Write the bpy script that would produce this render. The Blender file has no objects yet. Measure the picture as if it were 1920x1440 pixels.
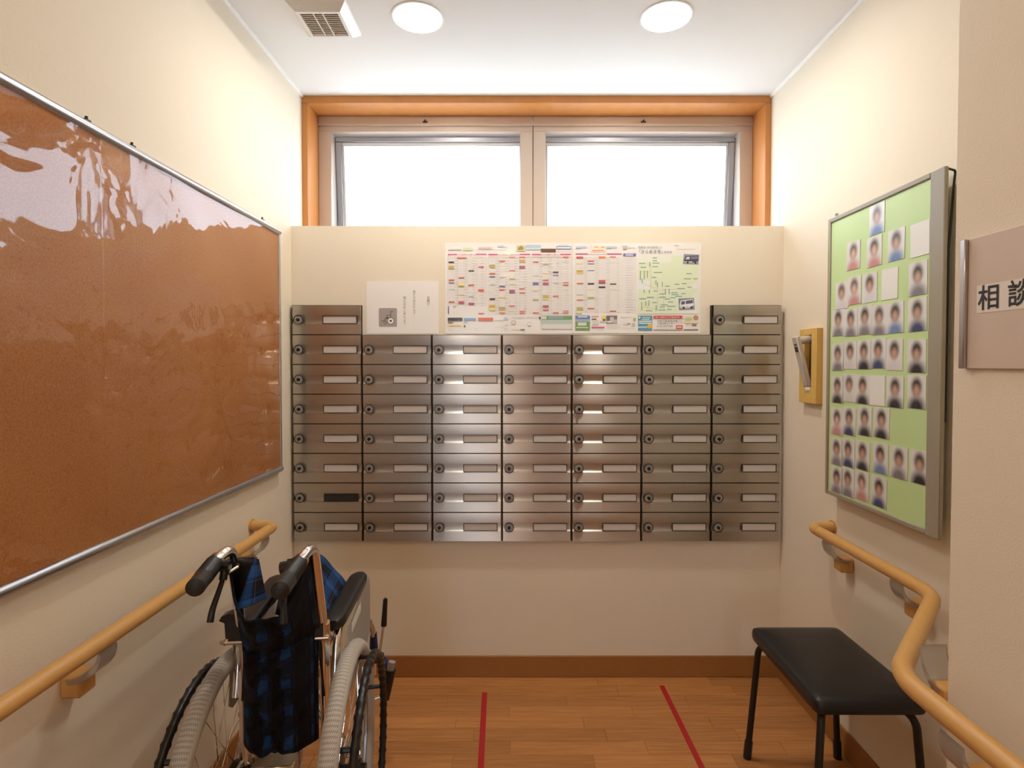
import bpy, bmesh, math, random
from math import sin, cos, pi, radians
from mathutils import Vector, Matrix
random.seed(7)
C = bpy.context.scene.collection
S = bpy.context.scene

# ------------------------------------------------------------------ camera, world, lights, exposure
cam_d = bpy.data.cameras.new('camera')
cam = bpy.data.objects.new('camera', cam_d); C.objects.link(cam)
cam.location = (0, 0, 1.28)
cam.rotation_euler = (radians(90 - 1.28), 0, 0)
cam_d.sensor_width = 36.0; cam_d.sensor_fit = 'HORIZONTAL'
cam_d.lens = 36.0 * 1050 / 1920
cam_d.shift_x = -10 / 1920
cam_d.shift_y = -14.5 / 1920
cam_d.clip_start = 0.02
S.camera = cam
S.view_settings.view_transform = 'Standard'
S.view_settings.look = 'None'
S.view_settings.gamma = 1.0
S.view_settings.use_curve_mapping = False
S.view_settings.exposure = 1.0

w = bpy.data.worlds.new('overcast_sky'); S.world = w; w.use_nodes = True
bg = w.node_tree.nodes['Background']
bg.inputs[0].default_value = (0.78, 0.89, 1.0, 1); bg.inputs[1].default_value = 3.6

LAMP_COLOR = (1.0, 0.92, 0.81)
HALL_COLOR = (1.0, 0.68, 0.38)
LAMP_STRENGTH = 14.0
LED_STRENGTH = 320.0        # small bright core of each lamp in view
HALL_STRENGTH = 34.0
# ceiling downlights: (x, y); the first two are in view, the others light the corridor behind the camera
LAMPS = [(-0.325, 1.855), (0.485, 1.85)]
HALL_LAMPS = [(-0.1, 0.25), (-0.1, -1.2), (-0.1, -2.6)]

# ------------------------------------------------------------------ materials
def nodes_of(name):
    m = bpy.data.materials.new(name); m.use_nodes = True
    nt = m.node_tree
    return m, nt, nt.nodes['Principled BSDF']

def N(nt, kind, **kw):
    n = nt.nodes.new(kind)
    for k, v in kw.items():
        setattr(n, k, v)
    return n

def plain(name, col, rough=0.5, metal=0.0, spec=0.5, coat=0.0, bump=None, vary=0.0, vscale=30, trans=0.0, ior=1.45, emit=None, sheen=0.0, stretch=(1, 1, 1)):
    m, nt, b = nodes_of(name)
    b.inputs['Base Color'].default_value = (*col, 1)
    b.inputs['Roughness'].default_value = rough
    b.inputs['Metallic'].default_value = metal
    b.inputs['Specular IOR Level'].default_value = spec
    b.inputs['Coat Weight'].default_value = coat
    b.inputs['Coat Roughness'].default_value = 0.08
    b.inputs['Transmission Weight'].default_value = trans
    b.inputs['IOR'].default_value = ior
    b.inputs['Sheen Weight'].default_value = sheen
    if emit:
        b.inputs['Emission Color'].default_value = (*emit[0], 1)
        b.inputs['Emission Strength'].default_value = emit[1]
    tc = N(nt, 'ShaderNodeTexCoord')
    mp = N(nt, 'ShaderNodeMapping'); mp.inputs['Scale'].default_value = stretch
    nt.links.new(tc.outputs['Object'], mp.inputs['Vector'])
    nz = N(nt, 'ShaderNodeTexNoise'); nz.inputs['Scale'].default_value = vscale; nz.inputs['Detail'].default_value = 3
    nt.links.new(mp.outputs['Vector'], nz.inputs['Vector'])
    if vary:
        mx = N(nt, 'ShaderNodeMix', data_type='RGBA')
        mx.inputs[6].default_value = (*[c * (1 - vary) for c in col], 1)
        mx.inputs[7].default_value = (*[min(1, c * (1 + vary)) for c in col], 1)
        nt.links.new(nz.outputs['Fac'], mx.inputs[0])
        nt.links.new(mx.outputs[2], b.inputs['Base Color'])
    if bump:
        n2 = N(nt, 'ShaderNodeTexNoise'); n2.inputs['Scale'].default_value = bump[0]; n2.inputs['Detail'].default_value = 2
        nt.links.new(mp.outputs['Vector'], n2.inputs['Vector'])
        bp = N(nt, 'ShaderNodeBump'); bp.inputs['Strength'].default_value = bump[1]; bp.inputs['Distance'].default_value = bump[2]
        nt.links.new(n2.outputs['Fac'], bp.inputs['Height'])
        nt.links.new(bp.outputs['Normal'], b.inputs['Normal'])
    return m

M = {}
M['wall'] = plain('cream_wallpaper', (0.82, 0.738, 0.602), 0.75, spec=0.25, bump=(260, 0.35, 0.0012), vary=0.012, vscale=6)
M['ceiling'] = plain('white_ceiling_paper', (0.84, 0.83, 0.81), 0.8, spec=0.2, bump=(300, 0.2, 0.001))
M['cove'] = plain('white_cove_strip', (0.86, 0.83, 0.78), 0.5)
M['casing'] = plain('orange_wood_casing', (0.52, 0.21, 0.055), 0.32, vary=0.12, vscale=22, stretch=(1, 1, 0.15))
M['base'] = plain('brown_vinyl_baseboard', (0.34, 0.145, 0.04), 0.45, vary=0.08, vscale=40)
M['rail'] = plain('light_oak_handrail', (0.64, 0.36, 0.115), 0.36, vary=0.10, vscale=34, stretch=(6, 0.7, 6))
M['railblock'] = plain('oak_coloured_plastic', (0.60, 0.31, 0.085), 0.4)
M['clear'] = plain('milky_clear_plastic', (0.80, 0.77, 0.73), 0.25, trans=0.8)
M['champagne'] = plain('champagne_aluminium', (0.56, 0.47, 0.40), 0.38, metal=0.55)
M['sash'] = plain('grey_aluminium_sash', (0.33, 0.33, 0.36), 0.35, metal=0.7)
M['alu'] = plain('satin_aluminium', (0.50, 0.50, 0.52), 0.27, metal=0.9, bump=(400, 0.05, 0.0005))
M['chrome'] = plain('chromed_tube', (0.80, 0.78, 0.76), 0.12, metal=1.0)
M['boltmetal'] = plain('zinc_metal', (0.62, 0.56, 0.48), 0.25, metal=1.0)
M['blackrubber'] = plain('black_rubber', (0.016, 0.015, 0.016), 0.42, bump=(500, 0.1, 0.0005))
M['blackplastic'] = plain('black_plastic', (0.010, 0.010, 0.011), 0.30)
M['vinyl'] = plain('black_vinyl', (0.011, 0.011, 0.013), 0.36, bump=(420, 0.22, 0.0006))
M['blacksteel'] = plain('black_painted_steel', (0.012, 0.011, 0.012), 0.38)
M['greyplastic'] = plain('grey_side_panel', (0.34, 0.32, 0.30), 0.45, vary=0.04)
M['white'] = plain('white_plastic', (0.80, 0.78, 0.74), 0.4)
M['beigeplastic'] = plain('beige_plastic', (0.76, 0.70, 0.62), 0.45)
M['ventdark'] = plain('vent_shadow_plastic', (0.13, 0.11, 0.095), 0.7)
M['yellow'] = plain('yellow_plate', (0.72, 0.47, 0.13), 0.45, vary=0.03)
M['levergrey'] = plain('warm_grey_plastic', (0.55, 0.50, 0.43), 0.4)
M['recess'] = plain('brown_recess', (0.20, 0.13, 0.07), 0.6)
M['paper'] = plain('white_paper', (0.87, 0.85, 0.83), 0.42, coat=0.35)
M['redtape'] = plain('red_vinyl_tape', (0.42, 0.012, 0.018), 0.4)
M['dialsilver'] = plain('dial_silver', (0.55, 0.50, 0.45), 0.45, metal=0.1)
M['card'] = plain('name_card_paper', (0.62, 0.57, 0.53), 0.5)
M['darkcard'] = plain('black_card', (0.02, 0.017, 0.014), 0.5)
M['boxdark'] = plain('shadow_gap_steel', (0.045, 0.036, 0.03), 0.5, metal=0.6)
M['greenfelt'] = plain('pale_green_backing', (0.56, 0.74, 0.36), 0.5, vary=0.10, vscale=4)
M['boardframe'] = plain('khaki_board_frame', (0.34, 0.305, 0.235), 0.45)
M['signboard'] = plain('pinkish_sign_panel', (0.66, 0.54, 0.45), 0.5, vary=0.05, vscale=18)
M['label'] = plain('ivory_label_strip', (0.80, 0.74, 0.67), 0.4)
M['ink'] = plain('black_ink', (0.02, 0.02, 0.025), 0.6)
M['blueclamp'] = plain('navy_plastic', (0.012, 0.02, 0.09), 0.35)
M['doorwood'] = plain('brown_wood_door', (0.22, 0.095, 0.04), 0.4, vary=0.2, vscale=12, stretch=(4, 4, 0.4))
M['lamp'] = plain('lamp_diffuser', (0.9, 0.9, 0.9), 0.5, emit=(LAMP_COLOR, LAMP_STRENGTH))
M['ledcore'] = plain('lamp_led_core', (0.9, 0.9, 0.9), 0.5, emit=(LAMP_COLOR, LED_STRENGTH))
M['halllamp'] = plain('corridor_lamp_diffuser', (0.9, 0.9, 0.9), 0.5, emit=(HALL_COLOR, HALL_STRENGTH))

# print inks read their colour from the printed mesh itself (flat print only)
def ink_mat():
    m, nt, b = nodes_of('printed_colours')
    a = N(nt, 'ShaderNodeAttribute', attribute_name='ink')
    nt.links.new(a.outputs['Color'], b.inputs['Base Color'])
    b.inputs['Roughness'].default_value = 0.42; b.inputs['Coat Weight'].default_value = 0.3
    return m
M['print'] = ink_mat()

def steel_mat():
    m, nt, b = nodes_of('brushed_stainless_steel')
    b.inputs['Metallic'].default_value = 1.0
    b.inputs['Base Color'].default_value = (0.56, 0.52, 0.475, 1)
    b.inputs['Roughness'].default_value = 0.36
    b.inputs['Anisotropic'].default_value = 1.0
    t = N(nt, 'ShaderNodeTangent', direction_type='UV_MAP', uv_map='UVMap')
    nt.links.new(t.outputs[0], b.inputs['Tangent'])
    tc = N(nt, 'ShaderNodeTexCoord'); mp = N(nt, 'ShaderNodeMapping'); mp.inputs['Scale'].default_value = (6, 60, 900)
    nz = N(nt, 'ShaderNodeTexNoise'); nz.inputs['Scale'].default_value = 1.0
    nt.links.new(tc.outputs['Object'], mp.inputs['Vector']); nt.links.new(mp.outputs['Vector'], nz.inputs['Vector'])
    rr = N(nt, 'ShaderNodeMapRange'); rr.inputs[3].default_value = 0.36; rr.inputs[4].default_value = 0.42
    nt.links.new(nz.outputs['Fac'], rr.inputs[0]); nt.links.new(rr.outputs[0], b.inputs['Roughness'])
    return m
M['steel'] = steel_mat()

def plank_mat(name, flat=False):
    m, nt, b = nodes_of(name)
    tc = N(nt, 'ShaderNodeTexCoord'); oi = N(nt, 'ShaderNodeObjectInfo')
    add = N(nt, 'ShaderNodeVectorMath', operation='ADD')
    sc = N(nt, 'ShaderNodeVectorMath', operation='SCALE'); sc.inputs[3].default_value = 37.0
    cmb = N(nt, 'ShaderNodeCombineXYZ')
    for k in range(3): nt.links.new(oi.outputs['Random'], cmb.inputs[k])
    nt.links.new(cmb.outputs[0], sc.inputs[0])
    nt.links.new(tc.outputs['Object'], add.inputs[0]); nt.links.new(sc.outputs[0], add.inputs[1])
    mp = N(nt, 'ShaderNodeMapping'); mp.inputs['Scale'].default_value = (4, 70, 10)
    nt.links.new(add.outputs[0], mp.inputs['Vector'])
    nz = N(nt, 'ShaderNodeTexNoise'); nz.inputs['Scale'].default_value = 1.6; nz.inputs['Detail'].default_value = 5
    nt.links.new(mp.outputs['Vector'], nz.inputs['Vector'])
    cr = N(nt, 'ShaderNodeValToRGB')
    cr.color_ramp.elements[0].position = 0.30; cr.color_ramp.elements[0].color = (0.40, 0.160, 0.048, 1)
    cr.color_ramp.elements[1].position = 0.72; cr.color_ramp.elements[1].color = (0.54, 0.245, 0.082, 1)
    nt.links.new(nz.outputs['Fac'], cr.inputs[0])
    hs = N(nt, 'ShaderNodeHueSaturation')
    mr = N(nt, 'ShaderNodeMapRange'); mr.inputs[3].default_value = 0.84; mr.inputs[4].default_value = 1.10
    if flat:
        bk = N(nt, 'ShaderNodeTexBrick'); bk.inputs['Scale'].default_value = 1.0
        bk.inputs['Color1'].default_value = (0, 0, 0, 1); bk.inputs['Color2'].default_value = (1, 1, 1, 1); bk.inputs['Mortar'].default_value = (0.3, 0.3, 0.3, 1)
        bk.inputs['Brick Width'].default_value = 0.455; bk.inputs['Row Height'].default_value = 0.0655; bk.inputs['Mortar Size'].default_value = 0.0006
        nt.links.new(tc.outputs['Object'], bk.inputs['Vector'])
        nt.links.new(bk.outputs['Color'], mr.inputs[0])
    else:
        nt.links.new(oi.outputs['Random'], mr.inputs[0])
    nt.links.new(mr.outputs[0], hs.inputs['Value']); nt.links.new(cr.outputs[0], hs.inputs['Color'])
    nt.links.new(hs.outputs[0], b.inputs['Base Color'])
    b.inputs['Roughness'].default_value = 0.42; b.inputs['Specular IOR Level'].default_value = 0.35
    return m
M['plank'] = plank_mat('orange_vinyl_plank')
M['plankfloor'] = plank_mat('orange_vinyl_floor', True)

def cork_mat():
    m, nt, b = nodes_of('orange_cork')
    tc = N(nt, 'ShaderNodeTexCoord')
    n1 = N(nt, 'ShaderNodeTexNoise'); n1.inputs['Scale'].default_value = 220; n1.inputs['Detail'].default_value = 3
    n2 = N(nt, 'ShaderNodeTexNoise'); n2.inputs['Scale'].default_value = 4; n2.inputs['Detail'].default_value = 2
    for n in (n1, n2): nt.links.new(tc.outputs['Object'], n.inputs['Vector'])
    ad = N(nt, 'ShaderNodeMath', operation='MULTIPLY_ADD'); ad.inputs[1].default_value = 0.35
    nt.links.new(n2.outputs['Fac'], ad.inputs[0]); nt.links.new(n1.outputs['Fac'], ad.inputs[2])
    cr = N(nt, 'ShaderNodeValToRGB')
    cr.color_ramp.elements[0].position = 0.45; cr.color_ramp.elements[0].color = (0.36, 0.125, 0.026, 1)
    cr.color_ramp.elements[1].position = 0.95; cr.color_ramp.elements[1].color = (0.52, 0.215, 0.055, 1)
    nt.links.new(ad.outputs[0], cr.inputs[0]); nt.links.new(cr.outputs[0], b.inputs['Base Color'])
    b.inputs['Roughness'].default_value = 0.8
    return m
M['cork'] = cork_mat()

def film_mat():
    m = bpy.data.materials.new('clear_plastic_film'); m.use_nodes = True; nt = m.node_tree; nt.nodes.clear()
    out = N(nt, 'ShaderNodeOutputMaterial'); mix = N(nt, 'ShaderNodeMixShader')
    tr = N(nt, 'ShaderNodeBsdfTransparent'); gl = N(nt, 'ShaderNodeBsdfGlossy'); gl.inputs['Roughness'].default_value = 0.035
    fr = N(nt, 'ShaderNodeFresnel'); fr.inputs['IOR'].default_value = 1.7
    # same reflectance whichever way the sheet's normal points
    ge = N(nt, 'ShaderNodeNewGeometry'); ma = N(nt, 'ShaderNodeMath', operation='MULTIPLY_ADD')
    ma.inputs[1].default_value = 1 / 1.75 - 1.75; ma.inputs[2].default_value = 1.75
    nt.links.new(ge.outputs['Backfacing'], ma.inputs[0]); nt.links.new(ma.outputs[0], fr.inputs['IOR'])
    tc = N(nt, 'ShaderNodeTexCoord'); mp = N(nt, 'ShaderNodeMapping'); mp.inputs['Scale'].default_value = (1, 1, 1.0)
    nz = N(nt, 'ShaderNodeTexNoise'); nz.inputs['Scale'].default_value = 7; nz.inputs['Detail'].default_value = 2.5; nz.inputs['Distortion'].default_value = 0.6
    bp = N(nt, 'ShaderNodeBump'); bp.inputs['Strength'].default_value = 1.0; bp.inputs['Distance'].default_value = 0.007
    nt.links.new(tc.outputs['Object'], mp.inputs[0]); nt.links.new(mp.outputs[0], nz.inputs['Vector']); nt.links.new(nz.outputs['Fac'], bp.inputs['Height'])
    nt.links.new(bp.outputs[0], gl.inputs['Normal'])
    nt.links.new(fr.outputs[0], mix.inputs[0]); nt.links.new(tr.outputs[0], mix.inputs[1]); nt.links.new(gl.outputs[0], mix.inputs[2])
    nt.links.new(mix.outputs[0], out.inputs[0])
    return m
M['film'] = film_mat()

def frosted_mat():
    m = bpy.data.materials.new('frosted_glass'); m.use_nodes = True; nt = m.node_tree; nt.nodes.clear()
    out = N(nt, 'ShaderNodeOutputMaterial'); mix = N(nt, 'ShaderNodeMixShader'); mix.inputs[0].default_value = 0.08
    tl = N(nt, 'ShaderNodeBsdfTranslucent'); tl.inputs[0].default_value = (0.93, 0.95, 0.97, 1)
    gl = N(nt, 'ShaderNodeBsdfGlossy'); gl.inputs['Roughness'].default_value = 0.25
    tc = N(nt, 'ShaderNodeTexCoord'); nz = N(nt, 'ShaderNodeTexNoise'); nz.inputs['Scale'].default_value = 160
    bp = N(nt, 'ShaderNodeBump'); bp.inputs['Strength'].default_value = 0.5; bp.inputs['Distance'].default_value = 0.002
    nt.links.new(tc.outputs['Object'], nz.inputs['Vector']); nt.links.new(nz.outputs['Fac'], bp.inputs['Height'])
    nt.links.new(bp.outputs[0], gl.inputs['Normal']); nt.links.new(bp.outputs[0], tl.inputs['Normal'])
    nt.links.new(tl.outputs[0], mix.inputs[1]); nt.links.new(gl.outputs[0], mix.inputs[2]); nt.links.new(mix.outputs[0], out.inputs[0])
    return m
M['frosted'] = frosted_mat()

def plaid_mat(name, back):
    m, nt, b = nodes_of(name)
    tc = N(nt, 'ShaderNodeTexCoord'); sp = N(nt, 'ShaderNodeSeparateXYZ')
    nt.links.new(tc.outputs['UV'], sp.inputs[0])
    def band(axis, period, stops):
        mul = N(nt, 'ShaderNodeMath', operation='MULTIPLY'); mul.inputs[1].default_value = 1 / period
        fr = N(nt, 'ShaderNodeMath', operation='FRACT')
        nt.links.new(sp.outputs[axis], mul.inputs[0]); nt.links.new(mul.outputs[0], fr.inputs[0])
        r = N(nt, 'ShaderNodeValToRGB'); r.color_ramp.interpolation = 'CONSTANT'
        els = r.color_ramp.elements
        els[0].position = stops[0][0]; els[0].color = (*stops[0][1], 1)
        els[1].position = stops[1][0]; els[1].color = (*stops[1][1], 1)
        for p, c in stops[2:]:
            e = els.new(p); e.color = (*c, 1)
        nt.links.new(fr.outputs[0], r.inputs[0])
        return r
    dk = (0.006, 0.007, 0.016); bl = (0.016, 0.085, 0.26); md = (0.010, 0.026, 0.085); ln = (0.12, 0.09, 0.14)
    if back: bl = (0.008, 0.040, 0.115); md = (0.006, 0.010, 0.030); ln = (0.05, 0.035, 0.06); dk = (0.004, 0.004, 0.007)  # backrest copy of the plaid, its shade put into darker colours
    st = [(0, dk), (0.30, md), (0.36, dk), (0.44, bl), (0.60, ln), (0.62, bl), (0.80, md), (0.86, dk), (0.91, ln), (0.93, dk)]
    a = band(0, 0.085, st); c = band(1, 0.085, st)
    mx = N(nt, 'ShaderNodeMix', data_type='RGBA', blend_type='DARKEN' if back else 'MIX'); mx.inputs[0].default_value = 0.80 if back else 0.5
    nt.links.new(a.outputs[0], mx.inputs[6]); nt.links.new(c.outputs[0], mx.inputs[7])
    nt.links.new(mx.outputs[2], b.inputs['Base Color'])
    b.inputs['Roughness'].default_value = 0.85; b.inputs['Specular IOR Level'].default_value = 0.2
    nz = N(nt, 'ShaderNodeTexNoise'); nz.inputs['Scale'].default_value = 900
    bp = N(nt, 'ShaderNodeBump'); bp.inputs['Strength'].default_value = 0.3; bp.inputs['Distance'].default_value = 0.0008
    nt.links.new(tc.outputs['UV'], nz.inputs['Vector']); nt.links.new(nz.outputs['Fac'], bp.inputs['Height']); nt.links.new(bp.outputs[0], b.inputs['Normal'])
    return m
M['plaid'] = plaid_mat('blue_plaid_cloth', False); M['shadedplaid'] = plaid_mat('shaded_plaid_cloth', True)

def tyre_mat():
    m, nt, b = nodes_of('grey_tyre_rubber')
    tc = N(nt, 'ShaderNodeTexCoord'); sp = N(nt, 'ShaderNodeSeparateXYZ'); nt.links.new(tc.outputs['UV'], sp.inputs[0])
    def ma(op, a, bv=None, c=None):
        n = N(nt, 'ShaderNodeMath', operation=op)
        for k, v in enumerate((a, bv, c)):
            if v is None: continue
            if hasattr(v, 'is_linked') or hasattr(v, 'links'): nt.links.new(v, n.inputs[k])
            else: n.inputs[k].default_value = v
        return n.outputs[0]
    # worn V-shaped tread cuts, 72 around; V runs 0..1 across the section, tread between 0.30 and 0.70
    u = sp.outputs[0]; v = sp.outputs[1]
    vc = ma('ABSOLUTE', ma('SUBTRACT', v, 0.5))
    zig = ma('PINGPONG', ma('MULTIPLY', v, 30.0), 0.5)
    ph = ma('FRACT', ma('ADD', ma('MULTIPLY', u, 180.0), ma('MULTIPLY', zig, 0.9)))
    cut = ma('LESS_THAN', ph, 0.17)
    on = ma('LESS_THAN', vc, 0.13)
    k = ma('MULTIPLY', cut, on)
    mx = N(nt, 'ShaderNodeMix', data_type='RGBA')
    mx.inputs[6].default_value = (0.50, 0.465, 0.42, 1); mx.inputs[7].default_value = (0.15, 0.135, 0.12, 1)
    nt.links.new(k, mx.inputs[0]); nt.links.new(mx.outputs[2], b.inputs['Base Color'])
    bp = N(nt, 'ShaderNodeBump', invert=True); bp.inputs['Strength'].default_value = 0.6; bp.inputs['Distance'].default_value = 0.001
    nt.links.new(k, bp.inputs['Height']); nt.links.new(bp.outputs[0], b.inputs['Normal'])
    b.inputs['Roughness'].default_value = 0.6
    return m
M['tyre'] = tyre_mat()

def portrait_mat(name, hair, skin, cloth, ground):
    """flat soft print of a head and shoulders, laid out on the card's own UV"""
    m, nt, b = nodes_of(name)
    tc = N(nt, 'ShaderNodeTexCoord')
    def blob(cx, cy, sx, sy, r0, r1):
        mp = N(nt, 'ShaderNodeMapping'); mp.inputs['Location'].default_value = (-cx / sx, -cy / sy, 0); mp.inputs['Scale'].default_value = (1 / sx, 1 / sy, 1)
        nt.links.new(tc.outputs['UV'], mp.inputs[0])
        ln = N(nt, 'ShaderNodeVectorMath', operation='LENGTH'); nt.links.new(mp.outputs[0], ln.inputs[0])
        mr = N(nt, 'ShaderNodeMapRange', interpolation_type='SMOOTHSTEP')
        mr.inputs[1].default_value = r0; mr.inputs[2].default_value = r1; mr.inputs[3].default_value = 1; mr.inputs[4].default_value = 0
        nt.links.new(ln.outputs[1], mr.inputs[0]); return mr.outputs[0]
    cur = None
    for fac, col in ((blob(0.5, 0.0, 0.50, 0.40, 0.4, 1.3), cloth), (blob(0.5, 0.66, 0.30, 0.30, 0.4, 1.35), hair), (blob(0.5, 0.54, 0.22, 0.22, 0.2, 1.3), skin)):
        mx = N(nt, 'ShaderNodeMix', data_type='RGBA')
        if cur is None: mx.inputs[6].default_value = (*ground, 1)
        else: nt.links.new(cur, mx.inputs[6])
        mx.inputs[7].default_value = (*col, 1); nt.links.new(fac, mx.inputs[0]); cur = mx.outputs[2]
    nt.links.new(cur, b.inputs['Base Color']); b.inputs['Roughness'].default_value = 0.35
    return m

# ------------------------------------------------------------------ mesh builder
class MB:
    def __init__(s): s.v = []; s.f = []; s.uv = {}; s.col = {}
    def add(s, vs, fs, uvs=None, col=None):
        o = len(s.v); s.v += [tuple(p) for p in vs]
        for k, f in enumerate(fs):
            if uvs: s.uv[len(s.f)] = uvs[k]
            if col: s.col[len(s.f)] = col
            s.f.append(tuple(i + o for i in f))
        return s
    def box(s, x0, x1, y0, y1, z0, z1, c=0.0, col=None):
        if c <= 0:
            vs = [(x, y, z) for x in (x0, x1) for y in (y0, y1) for z in (z0, z1)]
            return s.add(vs, [(0, 1, 3, 2), (4, 6, 7, 5), (0, 4, 5, 1), (2, 3, 7, 6), (0, 2, 6, 4), (1, 5, 7, 3)], col=col)
        vs = []; idx = {}
        X = (x0, x1); Y = (y0, y1); Z = (z0, z1)
        for i in (0, 1):
            for j in (0, 1):
                for k in (0, 1):
                    sx, sy, sz = (1, -1)[i], (1, -1)[j], (1, -1)[k]
                    for a in range(3):
                        d = [c * sx, c * sy, c * sz]; d[a] = 0
                        idx[(i, j, k, a)] = len(vs); vs.append((X[i] + d[0], Y[j] + d[1], Z[k] + d[2]))
        fs = []
        for a in range(3):
            for side in (0, 1):
                q = []
                for b, d in ((0, 0), (1, 0), (1, 1), (0, 1)):
                    t = [b, d]; t.insert(a, side); q.append(idx[(*t, a)])
                fs.append(tuple(q))
        for a in range(3):
            o = [x for x in range(3) if x != a]
            for b in (0, 1):
                for d in (0, 1):
                    t0 = [0, 0, 0]; t0[o[0]] = b; t0[o[1]] = d; t1 = list(t0); t1[a] = 1
                    fs.append((idx[(*t0, o[0])], idx[(*t1, o[0])], idx[(*t1, o[1])], idx[(*t0, o[1])]))
        for i in (0, 1):
            for j in (0, 1):
                for k in (0, 1): fs.append(tuple(idx[(i, j, k, a)] for a in range(3)))
        return s.add(vs, fs, col=col)
    def tube(s, path, r, n=12, closed=False, caps=True, rf=None, flat=1.0, up=None):
        P = [Vector(p) for p in path]; m = len(P); rings = []
        def tan(i):
            a = P[(i - 1) % m] if (closed or i > 0) else P[i]; b = P[(i + 1) % m] if (closed or i < m - 1) else P[i]
            return (b - a).normalized()
        t = tan(0)
        u = Vector(up) if up else (Vector((0, 0, 1)) if abs(t.z) < 0.9 else Vector((1, 0, 0)))
        u = (u - t * u.dot(t)).normalized()
        vs = []
        for i in range(m):
            t = tan(i); u = (u - t * u.dot(t)).normalized(); w_ = t.cross(u)
            rr = rf(i / (m if closed else m - 1)) if rf else r
            for k in range(n):
                a = 2 * pi * k / n
                vs.append(P[i] + u * cos(a) * rr * flat + w_ * sin(a) * rr)
        fs = []; uvs = []
        for i in range(m if closed else m - 1):
            j = (i + 1) % m
            for k in range(n):
                l = (k + 1) % n
                fs.append((i * n + k, i * n + l, j * n + l, j * n + k))
                a0, a1 = i / m, (i + 1) / m
                uvs.append([(a0, k / n), (a0, (k + 1) / n), (a1, (k + 1) / n), (a1, k / n)])
        if not closed and caps:
            fs.append(tuple(range(n))[::-1]); fs.append(tuple((m - 1) * n + k for k in range(n)))
            uvs += [[(0, 0)] * n, [(0, 0)] * n]
        return s.add(vs, fs, uvs)
    def lathe(s, prof, c, axis='Z', n=32):
        vs = []
        for r, h in prof:
            for k in range(n):
                a = 2 * pi * k / n; x, y = r * cos(a), r * sin(a)
                p = {'Z': (x, y, h), 'Y': (x, h, y), 'X': (h, x, y)}[axis]
                vs.append((p[0] + c[0], p[1] + c[1], p[2] + c[2]))
        fs = []
        for i in range(len(prof) - 1):
            for k in range(n):
                l = (k + 1) % n; fs.append((i * n + k, i * n + l, (i + 1) * n + l, (i + 1) * n + k))
        fs.append(tuple(range(n))); fs.append(tuple((len(prof) - 1) * n + k for k in range(n)))
        return s.add(vs, fs)
    def prism(s, pts, d0, d1, axis='X'):
        n = len(pts)
        def p3(p, d): return {'X': (d, p[0], p[1]), 'Y': (p[0], d, p[1]), 'Z': (p[0], p[1], d)}[axis]
        vs = [p3(p, d0) for p in pts] + [p3(p, d1) for p in pts]
        fs = [tuple(range(n)), tuple(range(n, 2 * n))[::-1]] + [(k, (k + 1) % n, n + (k + 1) % n, n + k) for k in range(n)]
        return s.add(vs, fs)
    def sheet(s, fn, nu, nv, uvf=None):
        vs = [fn(i / nu, j / nv) for j in range(nv + 1) for i in range(nu + 1)]
        fs = []; uvs = []
        for j in range(nv):
            for i in range(nu):
                a = j * (nu + 1) + i; q = (a, a + 1, a + nu + 2, a + nu + 1); fs.append(q)
                ij = [(i, j), (i + 1, j), (i + 1, j + 1), (i, j + 1)]
                uvs.append([(uvf(x / nu, y / nv) if uvf else (x / nu, y / nv)) for x, y in ij])
        return s.add(vs, fs, uvs)
    def build(s, name, mat, parent=None, smooth=True, fixn=True, uvpos=None, angle=0.7, solid=0.0, sub=0):
        me = bpy.data.meshes.new(name); me.from_pydata(s.v, [], s.f); me.update()
        if s.uv or uvpos:
            l = me.uv_layers.new(name='UVMap')
            for p in me.polygons:
                for q, li in enumerate(p.loop_indices):
                    if uvpos: l.data[li].uv = uvpos(me.vertices[me.loops[li].vertex_index].co)
                    elif p.index in s.uv: l.data[li].uv = s.uv[p.index][q]
        if s.col:
            ca = me.color_attributes.new('ink', 'FLOAT_COLOR', 'CORNER')
            for p in me.polygons:
                c = s.col.get(p.index, (0.8, 0.8, 0.8))
                for li in p.loop_indices: ca.data[li].color = (*c, 1)
        if fixn:
            b = bmesh.new(); b.from_mesh(me); bmesh.ops.recalc_face_normals(b, faces=b.faces); b.to_mesh(me); b.free()
        if smooth:
            me.polygons.foreach_set('use_smooth', [True] * len(me.polygons)); me.set_sharp_from_angle(angle=angle)
        me.materials.append(mat)
        o = bpy.data.objects.new(name, me); C.objects.link(o)
        if parent: o.parent = parent
        if solid:
            md = o.modifiers.new('thickness', 'SOLIDIFY'); md.thickness = solid; md.offset = 0
        if sub:
            md = o.modifiers.new('smooth', 'SUBSURF'); md.levels = sub; md.render_levels = sub
        return o

def tag(o, label=None, cat=None, group=None, kind=None):
    if label: o['label'] = label
    if cat: o['category'] = cat
    if group: o['group'] = group
    if kind: o['kind'] = kind
    return o

def thing(name, label, cat, loc=(0, 0, 0), rz=0, group=None):
    o = bpy.data.objects.new(name, None); C.objects.link(o); o.empty_display_size = 0.05
    o.location = loc; o.rotation_euler = (0, 0, rz)
    return tag(o, label, cat, group)

def structure(o, label=None): return tag(o, label, None, None, 'structure')

def dup(o, parent=None, **kw):
    c = o.copy(); C.objects.link(c); c.parent = parent
    for ch in list(o.children): dup(ch, c)
    return c

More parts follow.
